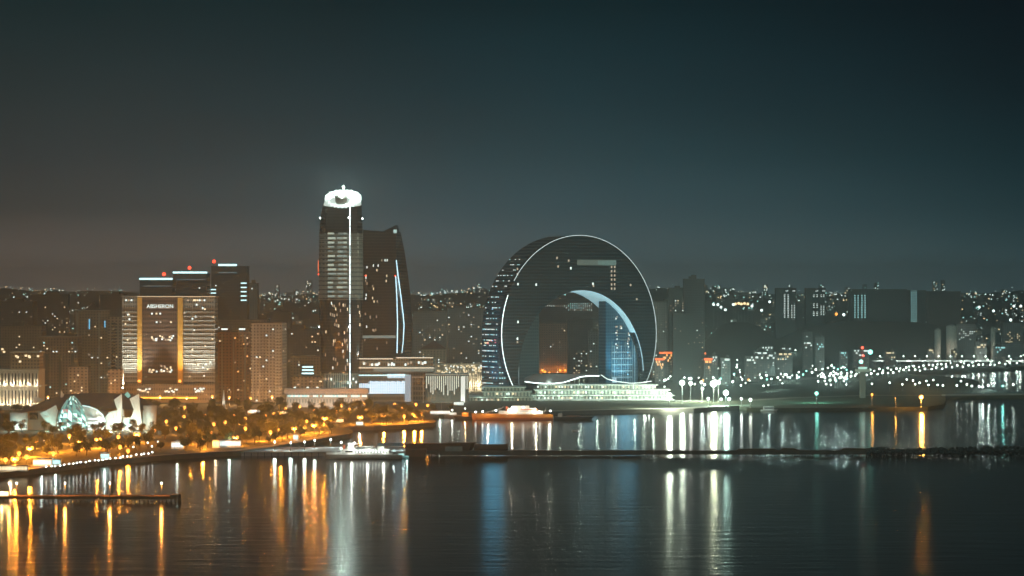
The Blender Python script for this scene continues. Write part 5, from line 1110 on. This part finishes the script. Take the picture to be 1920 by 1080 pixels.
def pontoon_pier():
    pts = [P0(452, 855.5), P0(540, 857), P0(618, 857.5), P0(755, 858)]
    a = at(450, 848); r = thing('landing_pier', 'broad pale landing pier reaching from the quay corner to the white yacht', 'pier', (pts[0][0], pts[0][1], 0)); ox, oy = pts[0]; L_ = pts[-1][0]-ox
    MB().box(0, L_, 2, 66, -1, 2.6).build('deck', mat('pier_pale', (.36, .36, .38), .75, var=.2), r); MB().box(0, L_, 1.4, 1.997, 1.6, 3.0).build('edge_beam', concrete, r)
    for k in range(24): MB().box(2+k*4.7, 2.5+k*4.7, 1.0, 1.397, -1, 2.6).build('fender', dark_metal, r)
    for k, (px, y_) in enumerate(((571, 30), (590, 50), (620, 60), (545, 20), (640, 25), (515, 30))):
        x = PX(px, oy+y_); l = lamp(P_WS, x, oy+y_, 2.6, 'thin white lamp post on the landing pier', 'white lamp posts on the landing pier', COOL, 2500, 3); l.scale = (1, 1, 1.9)
    for k, (px, w_) in enumerate(((722, 30), (738, 20), (757, 26))):
        x = PX(px, oy+26); t = thing('awning', ('leftmost of three grey blue awnings behind the yacht', 'middle of three grey blue awnings behind the yacht', 'rightmost of three grey blue awnings, beside the rusty caisson')[k], 'awning', (x, oy+26, 2.6)); hw = w_*.38/2
        MB().add([(-hw, -3, 3.2), (hw, -3, 3.2), (hw+1, 3, 5), (-hw+1, 3, 5), (-hw, -3, 3.35), (hw, -3, 3.35), (hw+1, 3, 5.15), (-hw+1, 3, 5.15)], [(0, 3, 2, 1), (4, 5, 6, 7), (0, 1, 5, 4), (1, 2, 6, 5), (2, 3, 7, 6), (3, 0, 4, 7)]).build('canopy', mat('awning_cloth', (.30, .38, .42), .8) if k == 0 else MATS['awning_cloth'], t)
        for sx_ in (-hw+.3, hw-.3): MB().cyl(sx_, -2.8, 0, 3.2, .08, n=5).build('post', grey_metal, t)
        point(t, (0, -1, 2.4), (.7, 1, .95), 1300, .4)
    w_ = thing('work_boat', 'small teal lit boat between the yacht and the rusty caisson', 'boat', (PX(755, 1738), 1738, 0)); hull(w_, 8.5, 3.2, 1.6, mat('teal_hull', (.35, .55, .55), .5)); MB().box(-3, 1, -1, 1, 1.6, 3.4).build('cabin', white_paint, w_); MB().box(-2.8, .8, -1.1, -1.003, 2.2, 3.1).build('cabin_window', W_TEAL, w_)
    point(w_, (3, -2.4, 3), (.6, 1, .95), 600, .3)
def hull(r, L_, B_, h_, m_, bow=-1, name='hull', sheer=.3, rake=.12, waist=None):
    """hull lengthwise along x, bow at -x (bow=-1) or +x"""
    st = [0, .05, .2, .45, .75, 1.0]; wd = [.02, .35, .75, 1, 1, .86]; rings = []
    for t, q in zip(st, wd):
        x = (-L_/2+t*L_); zt = h_*(1+sheer*(1-t)**2); y = B_/2*q; xr = -rake*L_*(1-t)**3
        ring = [(x+xr*0-0, -y*.6, -.5), (x+xr*.5, -y*.9, h_*.4), (x+xr, -y, zt), (x+xr, y, zt), (x+xr*.5, y*.9, h_*.4), (x, y*.6, -.5)]
        rings.append([(-a if bow > 0 else a, b, c) for a, b, c in ring])
    return MB().loft(rings).build(name, m_, r)
pontoon_pier()

def boats():
    D = 1732; s = D/F; r = thing('yacht', 'large white motor yacht with a row of round deck lights beside the landing pier', 'yacht', (PX(683, D), D, 0)); X = lambda px: (px-683)*s; Z = lambda py: PZ(py, D)
    hull(r, 52, 8, 2.7, mat('yacht_hull', (.30, .28, .25), .35), -1, sheer=.15, rake=.03)
    MB().loft([[(X(612), -.3, Z(851.5)), (X(640), -3.4, Z(851.8)), (X(735), -4.1, Z(852)), (X(735), 4.1, Z(852)), (X(640), 3.4, Z(851.8))], [(X(611), -.3, Z(847.6)), (X(640), -3.5, Z(848.6)), (X(737), -4.2, Z(849.4)), (X(737), 4.2, Z(849.4)), (X(640), 3.5, Z(848.6))]]).build('bulwark', white_paint, r)
    MB().box(X(641), X(729), -3.3, 3.3, Z(849.4), Z(842.5)).build('main_deckhouse', white_paint, r)
    MB().box(X(648), X(726), -3.45, -3.303, Z(847.6), Z(844.6)).build('window_band', black_glass, r)
    MB().box(X(636), X(732), -3.7, 3.7, Z(842.5)+.003, Z(841.6)).build('upper_deck', white_paint, r)
    MB().loft([[(X(661), -2.6, Z(841.5)), (X(706), -2.6, Z(841.5)), (X(706), 2.6, Z(841.5)), (X(661), 2.6, Z(841.5))], [(X(668), -2.2, Z(836.4)), (X(700), -2.2, Z(836.4)), (X(700), 2.2, Z(836.4)), (X(668), 2.2, Z(836.4))]]).build('upper_deckhouse', white_paint, r)
    MB().box(X(667), X(703), -2.62, -2.5, Z(840.5), Z(838.6)).build('window_band', black_glass, r)
    MB().loft([[(X(650), -2.6, Z(841.5)), (X(662), -2.6, Z(841.5)), (X(662), 2.6, Z(841.5)), (X(650), 2.6, Z(841.5))], [(X(654), -2.2, Z(833)), (X(666), -2.2, Z(833)), (X(666), 2.2, Z(833)), (X(654), 2.2, Z(833))]]).build('bridge', white_paint, r)
    MB().box(X(652), X(674), -1.8, 1.8, Z(833)+.003, Z(831)).build('flybridge_roof', white_paint, r); MB().box(X(708), X(720), -2.4, 2.4, Z(841.5), Z(837)).build('aft_shelter', white_paint, r)
    MB().tube([(X(672), 0, Z(831)), (X(675), 0, Z(824))], .12, 5).build('mast', white_paint, r)
    for k in range(11): MB().ball(X(664+k*5.9), -3.9, Z(845.8), .38, 8, 5).build('deck_light', LAMP_S, r)
    for px, py in ((665, 829.5), (640, 840), (645, 843)): MB().ball(X(px), -2.4, Z(py), .45).build('deck_light', LAMP_S, r)
    MB().box(X(643), X(647), -1, 1, Z(841.5), Z(834)).build('funnel', mat('yacht_red', (.6, .12, .05), .5), r)
    for px, wt in ((630, 900), (660, 1500), (690, 1500), (720, 1500)): point(r, (X(px), -6.0, Z(842)), (.95, 1, .85), wt, .4)
    point(r, (X(660), -3, Z(829)), (.95, 1, .9), 900, .4)
    # orange ship
    D = 2290; s = D/F; r = thing('orange_ship', 'long orange hulled ship with white lit superstructure before the stepped wing', 'ship', (PX(962, D), D, 0)); X = lambda px: (px-962)*s; Z = lambda py: PZ(py, D)
    hull(r, 150*s, 13, 5.0, orange_hull, -1, sheer=.18, rake=.02)
    MB().box(X(935), X(1018), -5, 5, 5.2, Z(770)).build('deckhouse', white_paint, r); MB().box(X(952), X(1005), -4.2, 4.2, Z(770)+.003, Z(765)).build('upper_deckhouse', white_paint, r)
    MB().box(X(960), X(992), -3.4, 3.4, Z(765)+.003, Z(760.5)).build('bridge', white_paint, r); MB().box(X(948), X(952), -2, 2, Z(770), Z(762)).build('funnel', MATS['yacht_red'], r)
    MB().box(X(977), X(1008), -4.4, 4.4, Z(768.2), Z(766.8)).build('red_deck', MATS['yacht_red'], r)
    for k in range(12): MB().box(X(954+k*4.6), X(957+k*4.6), -5.2, -5.003, Z(774.4), Z(772.4)).build('cabin_window', W_WHITE if k % 3 else W_WARM, r)
    MB().tube([(X(903), 0, 5.5), (X(940), 0, Z(766)), (X(944), 0, Z(762))], .5, 6).build('crane_boom', grey_metal, r); MB().tube([(X(1020), 0, 5.5), (X(1024), 0, Z(764))], .4, 6).build('mast', grey_metal, r)
    for px, py in ((892, 772), (905, 771), (930, 769), (960, 764), (981, 763), (1000, 771), (1032, 770), (1012, 772)): MB().ball(X(px), -5.4, Z(py), .8).build('deck_lamp', LAMP_S, r)
    for px in (915, 960, 1005): point(r, (X(px), -9, Z(766)), (1, .85, .6), 6500, .6)
    point(r, (X(1030), -8, Z(768)), (1, .95, .7), 5000, .6)
    r = thing('dark_barge', 'low dark barge moored right of the orange ship', 'barge', (PX(1073, D), D+2, 0)); hull(r, 33, 9, 2.8, blue_hull, 1, sheer=.1); MB().box(-13, -9, -3, 3, 2.8, 5.6).build('wheelhouse', grey_metal, r); MB().box(-5, 8, -3, 3, 2.6, 3.6).build('cargo_hatch', rust, r)
    r = thing('tug', 'small tug with an orange wheelhouse left of the orange ship', 'tug', (PX(872, D), D+6, 0)); hull(r, 17, 6, 2.6, blue_hull, -1); MB().box(-3, 3, -2, 2, 2.6, 6.4).build('wheelhouse', orange_hull, r); MB().cyl(0, 0, 6.4, 10, .2, .1, 6).build('mast', dark_metal, r); MB().ball(0, 0, 10, .5).build('lamp', LAMP_S, r); point(r, (0, -5, 6), (1, .7, .3), 1500, .4)
    r = thing('motor_boat', 'grey motor boat with a white lamp at the marina left of the tug', 'boat', (PX(848, 2330), 2330, 0)); hull(r, 16, 5, 2.6, grey_metal, -1); MB().box(-3, 4, -1.6, 1.6, 2.6, 4.8).build('cabin', white_paint, r); MB().ball(0, -1, 7, .6).build('lamp', LAMP_S, r); MB().cyl(0, -1, 4.8, 6.6, .1).build('mast', dark_metal, r); point(r, (0, -4, 6), (.9, 1, .9), 1200, .4)
    for k, px in enumerate((828, 868+14, 1020-4)): 
        if k == 0: r = thing('sailing_boat', 'small pale sailing boat beside the marina sheds', 'boat', (PX(px, 2345), 2345, 0)); hull(r, 10, 3, 1.4, white_paint, -1); MB().cyl(0, 0, 1.4, 13, .1, .06, 6).build('mast', white_paint, r); MB().box(-1.5, 1.5, -.8, .8, 1.4, 2.2).build('cabin', white_paint, r)
    D = F*H/(808.5-HZ); r = thing('dinghy', 'tiny white dinghy adrift on the dark water below the barge', 'boat', (PX(1079, D), D, 0), .25); hull(r, 5, 2, .9, white_paint, 1); MB().box(-1, .6, -.7, .7, .7, 1.0).build('seat', white_paint, r)
    D = F*H/(770.5-HZ)-6; r = thing('house_boat', 'small pale boxy boat lying under the dark spit', 'boat', (PX(1441, D), D, 0)); hull(r, 15, 5, 1.5, white_paint, 1); MB().box(-5, 5, -2, 2, 1.5, 4.6).build('cabin', white_paint, r); MB().box(-4.5, 4.5, -2.2, -2.003, 2.6, 3.8).build('window_band', black_glass, r); point(r, (0, -8, 6), (.7, 1, .9), 900, .4)
    for i, (px, py) in enumerate(((1208, 783), (1217, 782.5), (1211, 786))):
        D = F*H/(py-HZ); r = thing('buoy', ('left', 'right', 'nearest')[i]+' of three white lit buoys off the terraced hall', 'buoy', (PX(px, D), D, 0)); MB().cyl(0, 0, -.3, .8, .8, .6, 10).build('float', white_paint, r); MB().ball(0, 0, 1.4, .5).build('lamp', LAMP_S, r)
    for i, px in enumerate((1147, 1263)):
        D = 1745; r = thing('buoy', ('small pale buoy just in front of the long pier, left one', 'small pale buoy just in front of the long pier, under the bright lamp')[i], 'buoy', (PX(px, D), D, 0)); MB().cyl(0, 0, -.3, .7, .6, .4, 10).build('float', white_paint, r); MB().cyl(0, 0, .7, 1.4, .08).build('staff', dark_metal, r)
    for i, (px, h_) in enumerate(((806, 2.4), (823, 2))):
        D = 1738; r = thing('mooring_post', ('orange lit mooring post before the rusty caisson', 'pale mooring post right of the orange one')[i], 'post', (PX(px, D), D, -1)); MB().cyl(0, 0, 0, h_+2, .35, .3, 8).build('post', rust if i == 0 else concrete, r); MB().cyl(0, 0, h_+2, h_+2.3, .42, .42, 8).build('cap', dark_metal, r)
boats()

# ------------------------------------------------------------ night haze over the whole bay
def haze():
    if HAZE <= 0: return
    m = bpy.data.materials.new('haze'); m.use_nodes = True; t = m.node_tree; t.nodes.clear()
    o = t.nodes.new('ShaderNodeOutputMaterial'); v = t.nodes.new('ShaderNodeVolumePrincipled'); v.inputs['Color'].default_value = (.78, .95, 1, 1); v.inputs['Density'].default_value = HAZE; v.inputs['Anisotropy'].default_value = .75
    t.links.new(v.outputs[0], o.inputs['Volume'])
    h = MB().box(-4900, 4900, -400, 12100, -4.5, 252).build('haze', m); h['kind'] = 'stuff'; h['label'] = 'thin grey night haze hanging over the bay'
haze()
